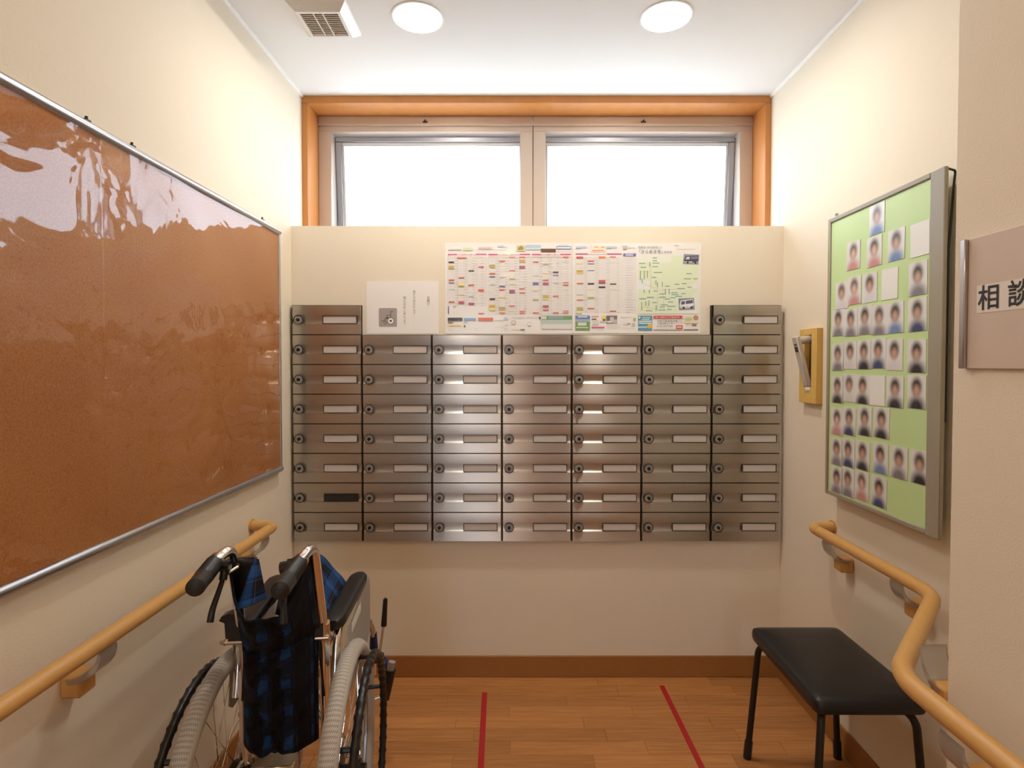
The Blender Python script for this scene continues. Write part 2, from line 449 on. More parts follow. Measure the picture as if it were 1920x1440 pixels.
def fillet(pts, r, n=8):
    P = [Vector(p) for p in pts]; out = [P[0]]
    for i in range(1, len(P) - 1):
        a = (P[i - 1] - P[i]); b = (P[i + 1] - P[i]); d = min(r, a.length * 0.49, b.length * 0.49)
        p0 = P[i] + a.normalized() * d; p1 = P[i] + b.normalized() * d
        for k in range(n + 1):
            t = k / n; out.append(p0 * (1 - t) ** 2 + P[i] * 2 * t * (1 - t) + p1 * t * t)
    out.append(P[-1]); return out

def text_mesh(mb, body, origin, size, xdir, zdir, normal, lift, vertical=False, bold=0.0, col=None, align='LEFT'):
    """add flat lettering to mb: real glyph outlines lying on the surface"""
    items = [(body, origin)] if not vertical else [(ch, tuple(Vector(origin) - Vector(zdir) * size * 1.04 * i)) for i, ch in enumerate(body)]
    for t, org in items:
        cu = bpy.data.curves.new('lettering', 'FONT'); cu.body = t; cu.size = size; cu.resolution_u = 3; cu.offset = bold
        if vertical or align == 'CENTER': cu.align_x = 'CENTER'
        o = bpy.data.objects.new('lettering', cu); C.objects.link(o)
        me = bpy.data.meshes.new_from_object(o.evaluated_get(bpy.context.evaluated_depsgraph_get()))
        bpy.data.objects.remove(o); bpy.data.curves.remove(cu)
        X, Z, Nn = Vector(xdir), Vector(zdir), Vector(normal)
        vs = [Vector(org) + X * v.co.x + Z * v.co.y + Nn * lift for v in me.vertices]
        mb.add(vs, [tuple(p.vertices) for p in me.polygons], col=col)
        bpy.data.meshes.remove(me)

ORD = ['first', 'second', 'third', 'fourth', 'fifth', 'sixth', 'seventh', 'eighth', 'ninth', 'tenth']

# ------------------------------------------------------------------ room shell
XL, XR, XN = -0.910, 1.072, 0.750       # left wall, alcove right wall, nearer right wall
YW, YB, YN = 2.265, 2.386, 0.963        # low wall face, window casing front, corner of nearer right wall
H = 2.41; LEDGE = 1.834; YBACK = -3.4
def wall(name, *b): return structure(MB().box(*b).build(name, M['wall'], smooth=False))
# each wall one box
wall('wall_left', XL - 0.1, XL, YBACK - 0.1, 2.75, 0, H)
wall('wall_right', XR, XR + 0.1, YN, 2.75, 0, H)
wall('wall_right_near', XN, XR + 0.1, YBACK - 0.1, YN, 0, H)
wall('wall_back', XL, XR, YW, 2.49, 0, LEDGE)
wall('wall_behind_camera', -0.19, XN, YBACK - 0.1, YBACK, 0, H)
wall('wall_over_added_door', XL, -0.19, YBACK - 0.1, YBACK, 2.08, H)  # wall above the added glazed door
structure(MB().box(XL - 0.1, XR + 0.1, YBACK - 0.1, 2.75, H, H + 0.1).build('ceiling', M['ceiling'], smooth=False))
floor = structure(MB().box(XL - 0.1, XR + 0.1, YBACK - 0.1, 2.75, -0.1, -0.003).build('floor', M['plankfloor'], smooth=False))
# near part of the floor, plank by plank
PW, PL = 0.0655, 0.455
def plank_mesh(length):
    g = 0.0004
    return MB().box(g, length - g, g, PW - g, -0.004, 0.0, 0.0006)
full = plank_mesh(PL).build('plank', M['plank'], floor, smooth=False)
first = True
rows = 19
for j in range(rows):
    y0 = YW - (j + 1) * PW
    x = XL - random.random() * PL * 0.9
    while x < XR:
        xa, xb = max(x, XL), min(x + PL, XR)
        if xb - xa > 0.01 and not (y0 < YN and xa > XN):
            if xb - xa > PL - 1e-4:
                o = full if first else full.copy()
                if not first: C.objects.link(o)
                first = False
            else: o = plank_mesh(xb - xa).build('plank', M['plank'], floor, smooth=False)
            o.location = (xa, y0, 0)
        x += PL
def basebd(name, *b): structure(MB().box(*b, 0.002).build(name, M['base']))
basebd('baseboard_back', XL, XR, YW - 0.008, YW, 0, 0.088)
basebd('baseboard_left', XL, XL + 0.008, YBACK, YW, 0, 0.088)
basebd('baseboard_right', XR - 0.008, XR, YN, YW, 0, 0.088)
basebd('baseboard_right_near', XN - 0.008, XN, YBACK, YN, 0, 0.088)
# thin cove strips along the ceiling
structure(MB().prism([(XL, H), (XL + 0.010, H), (XL + 0.009, H - 0.004), (XL + 0.004, H - 0.009), (XL, H - 0.010)], YBACK, YB, 'Y').build('trim_1', M['cove']))
structure(MB().prism([(XR, H), (XR - 0.010, H), (XR - 0.009, H - 0.004), (XR - 0.004, H - 0.009), (XR, H - 0.010)], YN, YB, 'Y').build('trim_2', M['cove']))
# orange wooden window casing: head and two jambs
YF = 2.512
structure(MB().box(XL, XR, YB, YF + 0.06, H - 0.030, H, 0.002).build('trim_3', M['casing']))
structure(MB().box(XL, XL + 0.024, YB, YF + 0.06, LEDGE - 0.3, H - 0.03, 0.002).build('trim_4', M['casing']))
structure(MB().box(XR - 0.024, XR, YB, YF + 0.06, LEDGE - 0.3, H - 0.03, 0.002).build('trim_5', M['casing']))
# windows
ZT, ZB = H - 0.030, LEDGE - 0.06
def make_window(name, xa, xb, la, lb, el, er):
    """xa..xb outer frame, la / lb widths of the left and right frame members"""
    r = bpy.data.objects.new(name, None); C.objects.link(r); r.location = ((xa + xb) / 2, YF, ZB); structure(r)
    def part(nm, mb, mat, par=r): 
        o = mb.build(nm, mat, par); return o
    ox, oy, oz = (xa + xb) / 2, YF, ZB
    def bx(x0, x1, y0, y1, z0, z1, c=0.002): return MB().box(x0 - ox, x1 - ox, y0 - oy, y1 - oy, z0 - oz, z1 - oz, c)
    t = bx(xa, xb, YF, YF + 0.07, ZT - 0.038, ZT); t.box(xa - ox, xb - ox, -0.006, 0.004, ZT - 0.044 - oz, ZT - 0.034 - oz, 0.001)
    part('head_track', t, M['champagne'])
    part('top_rail', bx(xa, xb, YF + 0.004, YF + 0.06, ZT - 0.068, ZT - 0.040), M['champagne'])
    part('side_stile', bx(xa, xa + la, YF + 0.002, YF + 0.06, ZB, ZT - 0.066), M['champagne'])
    part('side_stile', bx(xb - lb, xb, YF + 0.002, YF + 0.06, ZB, ZT - 0.066), M['champagne'])
    part('bottom_rail', bx(xa + la, xb - lb, YF + 0.004, YF + 0.06, ZB, ZB + 0.03), M['champagne'])
    part('sky_gap_strip', bx(xa + la - 0.02, xa + la + 0.001, YF + 0.060, YF + 0.15, ZB, ZT - 0.066).box(xb - lb - 0.001 - ox, xb - lb + 0.02 - ox, 0.060, 0.15, 0, ZT - 0.066 - ZB, 0.002), M['sash'])  # added grey strips that block sky light showing past the tilted sash
    k = MB().box(-0.011, 0.011, -0.008, 0.0, ZT - 0.029 - oz, ZT - 0.025 - oz, 0.001); k.box(-0.003, 0.003, -0.010, 0, ZT - 0.026 - oz, ZT - 0.019 - oz, 0.001)
    part('track_catch', k, M['blacksteel'])
    # sash hinged at the top, its foot standing a little outward
    s = bpy.data.objects.new('sash', None); C.objects.link(s); s.parent = r
    s.location = (0, 0.050, ZT - 0.070 - oz); s.rotation_euler = (radians(5.0), 0, 0)
    hw = (xb - lb + er - xa - la + el) / 2; cx = (xa + la - el + xb - lb + er) / 2 - ox; hh = ZT - 0.070 - ZB - 0.01
    fr = MB()
    for b in ((cx - hw, cx + hw, 0, 0.03, -0.024, 0), (cx - hw, cx + hw, 0, 0.03, -hh, -hh + 0.03), (cx - hw, cx - hw + 0.028, 0, 0.03, -hh + 0.03, -0.024), (cx + hw - 0.028, cx + hw, 0, 0.03, -hh + 0.03, -0.024)):
        fr.box(*b, 0.003)
    part('sash_frame', fr, M['sash'], s)
    bd = MB()
    for b in ((cx - hw + 0.028, cx + hw - 0.028, 0.012, 0.02, -0.036, -0.024), (cx - hw + 0.028, cx - hw + 0.034, 0.012, 0.02, -hh + 0.03, -0.036), (cx + hw - 0.034, cx + hw - 0.028, 0.012, 0.02, -hh + 0.03, -0.036)):
        bd.box(*b, 0.001)
    part('glazing_bead', bd, M['white'], s)
    part('gasket', MB().box(cx - hw + 0.034, cx + hw - 0.034, 0.010, 0.0155, -0.0385, -0.036).box(cx - hw + 0.034, cx - hw + 0.0365, 0.010, 0.0155, -hh + 0.03, -0.0385).box(cx + hw - 0.0365, cx + hw - 0.034, 0.010, 0.0155, -hh + 0.03, -0.0385), M['sash'], s)
    part('pane', MB().box(cx - hw + 0.026, cx + hw - 0.026, 0.016, 0.021, -hh + 0.028, -0.022), M['frosted'], s)
    return r
make_window('window_1', XL + 0.024, 0.0685, 0.058, 0.056, 0.0, 0.034)
w1 = bpy.data.objects['window_1']
MB().box(0.0680 - w1.location.x, 0.0710 - w1.location.x, 0.006, 0.06, 0, ZT - 0.040 - ZB).build('mullion_gap_strip', M['ventdark'], w1, smooth=False)  # added dark strip closing the bright gap between the two frames
make_window('window_2', 0.0705, XR - 0.024, 0.056, 0.058, 0.026, 0.0)
# solid wall ends outside the casing line and the door far behind the camera
dr = bpy.data.objects.new('door_1', None); C.objects.link(dr); dr.location = (0.28, YBACK, 0); structure(dr)
MB().box(-0.42, 0.42, 0, 0.035, 0, 2.02, 0.004).build('door_leaf', M['doorwood'], dr)
MB().box(-0.47, -0.42, 0, 0.05, 0, 2.07, 0.003).box(0.42, 0.47, 0, 0.05, 0, 2.07, 0.003).box(-0.42, 0.42, 0, 0.05, 2.02, 2.07, 0.003).build('door_frame', M['casing'], dr)
MB().tube(fillet([(-0.34, 0.035, 0.85), (-0.34, 0.08, 0.85), (-0.34, 0.08, 1.15), (-0.34, 0.035, 1.15)], 0.02), 0.012).build('door_handle', M['chrome'], dr)

# unseen glazed door, added at the corridor end to brighten the mailbox reflections
d2 = bpy.data.objects.new('added_glass_door', None); C.objects.link(d2); d2.location = (-0.55, YBACK - 0.06, 0); structure(d2)
MB().box(-0.36, -0.31, -0.03, 0.03, 0, 2.08, 0.003).box(0.31, 0.36, -0.03, 0.03, 0, 2.08, 0.003).box(-0.31, 0.31, -0.03, 0.03, 2.02, 2.08, 0.003).box(-0.31, 0.31, -0.03, 0.03, 0, 0.12, 0.003).build('door_frame', M['champagne'], d2)
MB().box(-0.312, 0.312, -0.004, 0.004, 0.115, 2.025).build('pane', M['frosted'], d2)
MB().tube([(0.28, 0.05, 0.8), (0.28, 0.05, 1.3)], 0.012).build('door_handle', M['chrome'], d2)

# ------------------------------------------------------------------ mailboxes
YM = 2.239
MX0, MP, MR, MZ0 = -0.904, 0.280, 0.1189, 0.5636
def mailbox_face():
    w_, h_ = MP - 0.009, MR - 0.0042
    # profile in (y, z): flat plate with a finger cove running the full width
    z1, z2, d = 0.0400, 0.0770, 0.0085
    prof = [(0, 0), (0, z1)]
    for k in range(1, 10):
        t = k / 10
        prof.append((d * sin(pi * (t ** 0.62)) ** 0.9, z1 + (z2 - z1) * t))
    prof += [(0.0, z2), (0, h_), (0.012, h_), (0.012, 0)]
    return MB().prism([(y, z) for y, z in prof], 0, w_, 'X')
def ring(mb, c, r0, r1, d, n=28, axis='Y'):
    return mb.lathe([(r0, 0), (r0, -d), (r1, -d), (r1, 0)], c, axis, n)
def make_mailbox():
    r = thing('mailbox', 'x', 'mailbox')
    MB().box(0.001, MP - 0.001, 0.010, YW - YM - 0.0005, 0.0, MR).build('body', M['boxdark'], r, smooth=False)
    f = mailbox_face().build('door', M['steel'], r, uvpos=lambda co: (co.z, co.x), angle=0.5); f.location = (0.0065, 0, 0.0021)
    dl = bpy.data.objects.new('dial_lock', None); C.objects.link(dl); dl.parent = r; dl.location = (0.031, 0, 0.0590)
    ring(MB(), (0, 0, 0), 0.0165, 0.0190, 0.006).build('dial_rim', M['blackplastic'], dl)
    MB().lathe([(0.0168, 0.004), (0.0168, -0.0035), (0.014, -0.004)], (0, 0, 0), 'Y', 28).build('dial_face', M['dialsilver'], dl)
    tk = MB()
    for k in range(12):
        a = 2 * pi * k / 12
        m2 = Matrix.Rotation(a, 4, 'Y'); q = MB().box(-0.0008, 0.0008, -0.0046, -0.0036, 0.0095, 0.0150)
        tk.add([m2 @ Vector(v) for v in q.v], q.f)
    tk.build('dial_marks', M['ink'], dl, smooth=False)
    kn = MB().lathe([(0.0068, 0), (0.0068, -0.010), (0.0055, -0.012)], (0, 0, 0), 'Y', 18)
    kn.box(-0.002, 0.002, -0.016, -0.010, -0.0068, 0.0068, 0.0005).build('dial_knob', M['blackplastic'], dl)
    x0, x1, z0, z1, t = 0.127, 0.264, 0.0445, 0.0745, 0.0025
    fr = MB()
    for b in ((x0, x0 + t, z0, z1), (x1 - t, x1, z0, z1), (x0 + t, x1 - t, z0, z0 + t * 0.6), (x0 + t, x1 - t, z1 - t * 0.6, z1)):
        fr.box(b[0], b[1], -0.0012, 0.004, b[2], b[3])
    fr.build('card_frame', M['blackplastic'], r, smooth=False)
    MB().box(x0 + t, x1 - t, 0.0005, 0.003, z0 + t * 0.6, z1 - t * 0.6).build('name_card', M['card'], r, smooth=False)
    return r
proto = make_mailbox(); used = False
COLN = ['leftmost column', 'second column from the left', 'third column from the left', 'middle column', 'third column from the right', 'second column from the right', 'rightmost column']
for c in range(7):
    nrow = 8 if c in (0, 6) else 7
    for k in range(nrow):                                      # k = 0 is the lowest
        o = proto if not used else dup(proto); used = True
        o.location = (MX0 + c * MP, YM, MZ0 + k * MR)
        top = nrow - 1 - k
        where = 'topmost' if top == 0 else ('lowest' if k == 0 else ORD[top] + ' from the top')
        extra = ''
        if c == 0 and k == 1:
            extra = ' with black card'
            for ch in o.children:
                if ch.name.startswith('name_card'):
                    ch.data = ch.data.copy(); ch.data.materials[0] = M['darkcard']; ch['label'] = 'black name card'
        o['label'] = '%s%s, %s in the %s' % ('mailbox', extra, where, COLN[c])
        o['category'] = 'mailbox'; o['group'] = 'stainless steel mailboxes on the low wall'

# ------------------------------------------------------------------ papers on the low wall
K = 1 / 463.6
def flat_paper(name, label, cat, px0, py0, px1, py1, group=None, mat='paper'):
    r = thing(name, label, cat, ((px0 - 970) * K, YW, 1.28 - (py1 - 682) * K), 0, group)
    W_, H_ = (px1 - px0) * K, (py1 - py0) * K
    MB().box(0, W_, -0.0012, -0.0002, 0, H_).build('sheet', M[mat], r, smooth=False)
    return r, W_, H_
class Print:
    """flat print laid out on a sheet: (x, y) from its top left corner in units of u metres"""
    def __init__(s, W_, H_, u): s.mb = MB(); s.W, s.H, s.u = W_, H_, u; s.n = 0
    def rect(s, x, y, w_, h_, col):
        s.n += 1; d = -0.00150 - 0.000003 * s.n; u = s.u
        s.mb.add([(x * u, d, s.H - y * u), ((x + w_) * u, d, s.H - y * u), ((x + w_) * u, d, s.H - (y + h_) * u), (x * u, d, s.H - (y + h_) * u)], [(0, 3, 2, 1)], col=col)
    def poly(s, pts, col):
        s.n += 1; d = -0.00150 - 0.000003 * s.n; u = s.u
        s.mb.add([(x * u, d, s.H - y * u) for x, y in pts], [tuple(range(len(pts)))], col=col)
    def disc(s, x, y, rx, ry, col, n=20): s.poly([(x + rx * cos(2 * pi * k / n), y + ry * sin(2 * pi * k / n)) for k in range(n)], col)
    def line(s, pts, wd, col):
        for (xa, ya), (xb, yb) in zip(pts, pts[1:]):
            dx, dy = xb - xa, yb - ya; L = math.hypot(dx, dy) or 1; nx, ny = -dy / L * wd / 2, dx / L * wd / 2
            s.poly([(xa + nx, ya + ny), (xb + nx, yb + ny), (xb - nx, yb - ny), (xa - nx, ya - ny)], col)
    def text(s, body, x, y, size, col, vertical=False, bold=0.0, align='LEFT'):
        text_mesh(s.mb, body, (x * s.u, 0, s.H - y * s.u), size * s.u, (1, 0, 0), (0, 0, 1), (0, -1, 0), 0.0038, vertical, bold, col, align)
    def done(s, par): return tag(s.mb.build('print', M['print'], par, smooth=False, fixn=False), kind='stuff')

# notice asking to fold the wheelchair (A4 in a clear sleeve)
r, W_, H_ = flat_paper('notice_sheet', 'white notice with a grey wheelchair symbol and vertical writing on the low wall', 'notice', 688, 528, 823, 626)
p = Print(W_, H_, K)
gr = (0.38, 0.35, 0.33); dk = (0.045, 0.04, 0.04)
q = []
x0, y0, x1, y1, rr = 23.0, 50.0, 57.0, 85.0, 2.5
for cx, cy, a0 in ((x1 - rr, y0 + rr, -90), (x1 - rr, y1 - rr, 0), (x0 + rr, y1 - rr, 90), (x0 + rr, y0 + rr, 180)):
    q += [(cx + rr * cos(radians(a0 + 22.5 * k)), cy + rr * sin(radians(a0 + 22.5 * k))) for k in range(5)]
p.poly(q, gr)
p.disc(45.2, 73.8, 6.6, 6.6, dk); p.disc(45.2, 73.8, 5.6, 5.6, (0.84, 0.81, 0.78)); p.disc(45.2, 73.8, 2.0, 2.0, dk)
p.disc(35.2, 77.0, 3.1, 3.1, dk); p.disc(35.2, 77.0, 2.3, 2.3, gr)
p.line([(49.5, 56.5), (45.2, 56.5), (45.2, 68)], 1.0, dk); p.line([(45.2, 63.4), (38.6, 63.4), (37.4, 68.0)], 0.9, dk)
p.poly([(36.4, 67.2), (42.5, 67.4), (41.5, 69.6), (35.4, 69.6)], dk)
p.line([(36.6, 68.5), (31.2, 75.0), (28.0, 73.2)], 0.9, dk); p.line([(35.4, 69), (35.2, 75)], 0.7, dk)
tx = (0.22, 0.20, 0.20)
p.text('お願い', 116, 32.5, 5.6, tx, True); p.text('車イスはたたんで', 89.5, 21.5, 5.4, tx, True); p.text('隅になおしましょう', 71.5, 33, 5.6, tx, True)
p.done(r)

RED = (0.75, 0.13, 0.10); ORG = (0.82, 0.26, 0.10); BLK = (0.07, 0.06, 0.07); GLD = (0.62, 0.44, 0.12); NAV = (0.18, 0.18, 0.42); YEL = (0.90, 0.76, 0.30)
PUR = (0.42, 0.15, 0.25); GRN = (0.42, 0.50, 0.17); CYA = (0.42, 0.58, 0.68); MAG = (0.72, 0.10, 0.30); PNK = (0.86, 0.66, 0.66); GRY = (0.62, 0.59, 0.58); LBL = (0.52, 0.66, 0.82)
# left timetable sheet
A0x, A0y = 835, 457
r, W_, H_ = flat_paper('bus_timetable_poster', 'wide white timetable sheet of small coloured bars, left of the green map', 'poster', A0x, A0y, 1072, 626)
U = K * 250 / 1895; p = Print(W_, H_, U); ox, oy = (A0x - 830) * 7.58, (A0y - 450) * 7.58
def pr(x, y, w_, h_, c): p.rect(x - ox, y - oy, w_, h_, c)
TXT = (0.68, 0.65, 0.64)
for xa, xb in ((78, 625), (652, 1245), (1268, 1820)):
    pr(xa, 226, xb - xa, 22, (0.86, 0.74, 0.74))
    for k in range(44):
        yy = 256 + k * 18.6
        if yy > 1058 or (xa == 78 and xb == 625 and yy > 940): break
        pr(xa, yy, xb - xa, 2.6, (0.70, 0.67, 0.67))
        if k % 2 == 0:
            for c4 in range(4):
                xs = xa + c4 * (xb - xa - 60) / 4 + 14; pr(xs + 86, yy + 5, 44, 7, (0.74, 0.71, 0.71))
    for c4 in range(5):
        pr(xa + c4 * (xb - xa) / 4 - 2, 250, 3, 800 if xa > 100 else 690, (0.66, 0.63, 0.63))
    pr(xa, 206, 130, 16, MAG); pr(xa + 135, 206, (xb - xa) - 290, 14, (0.88, 0.72, 0.72)); pr(xb - 152, 204, 150, 14, MAG)
    pr(xa + 205, 208, 60, 10, (0.8, 0.4, 0.42)); pr(xa + 315, 208, 26, 10, (0.75, 0.25, 0.3))
for x, y, w_, h_, c in [(213, 256, 130, 16, RED), (90, 313, 78, 20, BLK), (90, 372, 78, 36, GLD), (90, 408, 78, 12, GRN), (372, 436, 76, 16, BLK), (508, 384, 82, 14, RED), (228, 534, 82, 16, RED),
        (90, 567, 80, 16, RED), (90, 606, 80, 14, NAV), (228, 616, 82, 34, YEL), (228, 650, 82, 18, GRN), (368, 638, 80, 16, RED), (508, 704, 82, 30, RED), (90, 704, 80, 8, CYA), (228, 775, 82, 10, YEL),
        (368, 802, 80, 10, CYA), (90, 876, 82, 16, RED), (228, 872, 82, 20, RED), (228, 892, 82, 18, PUR), (370, 893, 78, 33, PUR), (508, 1040, 84, 12, RED), (78, 942, 14, 112, NAV), (150, 946, 36, 8, BLK),
        (667, 358, 78, 22, GRN), (667, 380, 78, 20, GLD), (807, 298, 80, 20, ORG), (948, 248, 78, 10, RED), (1090, 246, 78, 12, RED), (1090, 288, 78, 36, GLD), (1090, 374, 78, 40, PUR), (948, 436, 78, 10, RED),
        (667, 474, 80, 18, RED), (667, 520, 80, 14, NAV), (807, 530, 80, 10, CYA), (948, 550, 78, 16, GRN), (667, 636, 80, 10, CYA), (807, 652, 80, 20, NAV), (948, 626, 78, 10, YEL), (1090, 690, 78, 12, RED), (807, 704, 80, 16, RED),
        (948, 712, 78, 46, PUR), (1090, 748, 78, 10, RED), (670, 832, 76, 22, BLK), (807, 806, 80, 18, YEL), (667, 925, 82, 40, GLD), (667, 965, 82, 40, YEL), (807, 955, 82, 16, GRN), (807, 971, 82, 26, GLD), (807, 1030, 82, 20, ORG), (948, 934, 80, 12, RED), (948, 1006, 60, 8, YEL), (1090, 1034, 78, 14, RED), (1090, 1008, 78, 8, RED),
        (1282, 312, 80, 14, RED), (1422, 346, 82, 14, GRN), (1705, 244, 80, 14, RED), (1705, 314, 80, 8, PNK), (1565, 456, 78, 18, BLK), (1422, 468, 80, 10, YEL), (1282, 505, 80, 8, CYA), (1565, 502, 78, 12, NAV), (1422, 568, 82, 16, RED), (1282, 608, 80, 34, NAV), (1422, 608, 82, 36, PUR), (1565, 610, 78, 8, CYA), (1705, 606, 80, 10, RED), (1705, 638, 80, 14, RED),
        (1282, 714, 80, 10, YEL), (1422, 785, 82, 26, GRN), (1422, 811, 82, 26, GLD), (1422, 837, 82, 12, YEL), (1565, 796, 80, 14, RED), (1282, 842, 80, 18, GRN), (1422, 930, 82, 32, PUR), (1422, 988, 82, 18, RED), (1282, 1030, 82, 16, RED), (1565, 1030, 80, 16, RED), (1705, 1034, 80, 12, RED), (1705, 1006, 80, 8, RED), (1705, 706, 80, 8, PNK)]:
    pr(x, y, w_, h_, c)
# adverts above and below the tables
for x, y, w_, h_, c in [(85, 138, 180, 16, GRY), (290, 118, 140, 40, (0.70, 0.80, 0.55)), (512, 100, 190, 22, (0.88, 0.76, 0.76)), (512, 132, 210, 12, (0.88, 0.72, 0.72)), (780, 88, 95, 22, LBL), (892, 104, 20, 12, LBL), (740, 140, 180, 6, (0.84, 0.78, 0.8)),
        (1050, 84, 118, 84, (0.75, 0.66, 0.35)), (1072, 112, 74, 40, (0.30, 0.36, 0.12)), (1094, 96, 40, 24, (0.45, 0.30, 0.10)), (1182, 80, 208, 46, LBL), (1182, 126, 208, 22, (0.72, 0.80, 0.88)), (1396, 134, 208, 46, (0.16, 0.09, 0.05)), (1612, 100, 208, 40, (0.25, 0.36, 0.62)), (1622, 110, 188, 20, (0.86, 0.86, 0.88)), (1640, 84, 150, 8, GRY), (1618, 164, 200, 5, PNK),
        (76, 1106, 208, 46, (0.08, 0.07, 0.07)), (80, 1166, 70, 16, (0.2, 0.19, 0.18)), (303, 1112, 172, 34, (0.22, 0.42, 0.62)), (303, 1160, 50, 14, (0.4, 0.55, 0.7)), (508, 1106, 210, 46, (0.76, 0.16, 0.06)), (738, 1140, 130, 6, GRN), (868, 1100, 54, 36, LBL), (82, 1202, 190, 18, YEL), (84, 1280, 66, 6, GRY), (305, 1210, 18, 34, (0.12, 0.09, 0.07)), (470, 1260, 22, 8, GRY), (740, 1236, 150, 4, GRY), (895, 1190, 26, 20, PNK), (895, 1250, 26, 30, PNK),
        (980, 1100, 180, 8, GRY), (980, 1262, 150, 10, PNK), (1105, 1266, 60, 20, (0.3, 0.28, 0.27)), (1190, 1098, 170, 6, (0.5, 0.4, 0.6)), (1368, 1090, 22, 34, (0.12, 0.1, 0.1)), (1402, 1078, 434, 58, (0.20, 0.38, 0.18)), (1404, 1084, 70, 44, (0.70, 0.74, 0.60)), (1500, 1084, 210, 40, (0.30, 0.42, 0.50)), (1402, 1136, 434, 60, (0.52, 0.62, 0.55)), (1402, 1196, 434, 70, (0.74, 0.76, 0.74))]:
    pr(x, y, w_, h_, c)
p.disc(1008 - ox, 1172 - oy, 36, 30, (0.66, 0.55, 0.46)); p.disc(1008 - ox, 1172 - oy, 22, 18, (0.84, 0.78, 0.72)); p.disc(1232 - ox, 1194 - oy, 30, 30, GRY); p.disc(1232 - ox, 1194 - oy, 24, 24, (0.86, 0.84, 0.83))
p.done(r)

# right timetable sheet with route map
B0x, B0y = 1073, 457
r, W_, H_ = flat_paper('bus_route_poster', 'white timetable sheet with a pale green route map and two vehicle pictures', 'poster', B0x, B0y, 1313, 625)
U = K * 280 / 1920; p = Print(W_, H_, U); ox, oy = (B0x - 1060) * 6.857, (B0y - 440) * 6.857
for k in range(46):
    yy = 300 + k * 15.6
    if yy > 1010: break
    pr(128, yy, 590, 2.2, (0.72, 0.69, 0.69)); pr(740, yy, 160, 2.0, (0.76, 0.74, 0.75))
    if k % 2 == 0:
        for xs in (235, 375, 518, 655): pr(xs, yy + 4, 36, 6, (0.75, 0.72, 0.72))
        pr(770, yy + 4, 100, 5, (0.76, 0.74, 0.76))
for xs in (128, 270, 415, 560, 728, 898): pr(xs, 270, 2.5, 745, (0.68, 0.65, 0.65))
pr(128, 248, 155, 14, MAG); pr(285, 248, 240, 14, (0.88, 0.70, 0.72)); pr(530, 248, 190, 14, MAG); pr(738, 248, 162, 38, (0.22, 0.17, 0.50)); pr(765, 254, 100, 9, (0.8, 0.78, 0.88)); pr(765, 272, 100, 9, (0.8, 0.78, 0.88))
for x, y, w_, h_, c in [(138, 288, 86, 12, PUR), (138, 300, 86, 16, RED), (282, 340, 84, 14, RED), (282, 376, 84, 10, NAV), (425, 286, 84, 26, ORG), (568, 288, 74, 12, RED), (140, 372, 84, 10, YEL), (140, 462, 84, 34, GLD), (140, 496, 84, 10, YEL), (282, 464, 84, 7, NAV), (568, 360, 74, 6, PNK),
        (144, 626, 82, 14, RED), (284, 626, 82, 20, BLK), (425, 588, 84, 30, RED), (425, 618, 84, 18, NAV), (425, 668, 84, 22, BLK), (570, 632, 80, 14, BLK), (284, 704, 82, 8, YEL), (570, 704, 74, 6, PNK), (144, 774, 82, 6, GRN), (284, 804, 84, 24, GRN), (144, 836, 82, 14, RED), (142, 936, 84, 24, GRN), (142, 960, 84, 16, GLD), (284, 944, 84, 14, RED), (568, 980, 82, 12, RED), (128, 1012, 82, 12, GRN),
        (130, 158, 140, 24, LBL), (132, 186, 60, 5, NAV), (320, 150, 196, 80, (0.88, 0.78, 0.66)), (370, 164, 44, 12, GLD), (456, 164, 40, 14, GLD), (340, 206, 150, 12, ORG), (522, 158, 130, 26, LBL), (522, 186, 60, 5, NAV), (716, 150, 78, 8, GRY), (730, 170, 60, 26, (0.55, 0.5, 0.48)), (735, 196, 40, 8, (0.6, 0.25, 0.22)), (800, 176, 90, 6, GRY),
        (930, 276, 770, 744, (0.76, 0.84, 0.62)), (930, 276, 420, 90, (0.82, 0.85, 0.76)), (930, 600, 150, 110, (0.80, 0.86, 0.86)), (1120, 690, 440, 320, (0.74, 0.84, 0.66))]:
    pr(x, y, w_, h_, c)
p.poly([(1700 - ox, 700 - oy), (1700 - ox, 1018 - oy), (1430 - ox, 1018 - oy)], (0.85, 0.85, 0.80)); p.poly([(1700 - ox, 600 - oy), (1700 - ox, 690 - oy), (1560 - ox, 690 - oy)], (0.84, 0.85, 0.79))
# route lines and stop names as small marks
rnd = random.Random(3)
gm = (0.30, 0.42, 0.33)
for a, b_ in (((960, 480), (1090, 480)), ((1090, 380), (1090, 700)), ((990, 640), (1180, 700)), ((1180, 600), (1180, 960)), ((950, 820), (1330, 820)), ((1240, 620), (1260, 930)), ((1000, 930), (1180, 960)), ((1040, 860), (1060, 980)), ((1180, 720), (1500, 700))):
    p.line([(a[0] - ox, a[1] - oy), (b_[0] - ox, b_[1] - oy)], 5, rnd.choice([(0.62, 0.55, 0.40), (0.45, 0.58, 0.45), (0.70, 0.50, 0.45)]))
for x, y, w_ in [(1110, 300, 58), (1110, 336, 60), (1110, 366, 88), (1110, 412, 72), (1126, 486, 108), (1100, 548, 62), (1545, 500, 70), (1515, 566, 92), (1632, 566, 58), (1396, 636, 60), (1490, 628, 58), (1274, 660, 58), (1560, 674, 56), (1434, 690, 92), (1352, 744, 84), (1356, 768, 92), (1480, 756, 58), (1340, 808, 66), (1404, 790, 90), (1270, 826, 68), (1200, 760, 86), (1200, 800, 84), (1130, 722, 44), (944, 824, 86), (1040, 802, 90), (1314, 862, 66), (1220, 900, 90), (1300, 918, 108), (1208, 926, 62), (1190, 966, 88), (1300, 958, 60), (1030, 974, 80), (1110, 870, 60), (940, 370, 78), (960, 420, 70)]:
    pr(x, y, w_, 13, gm)
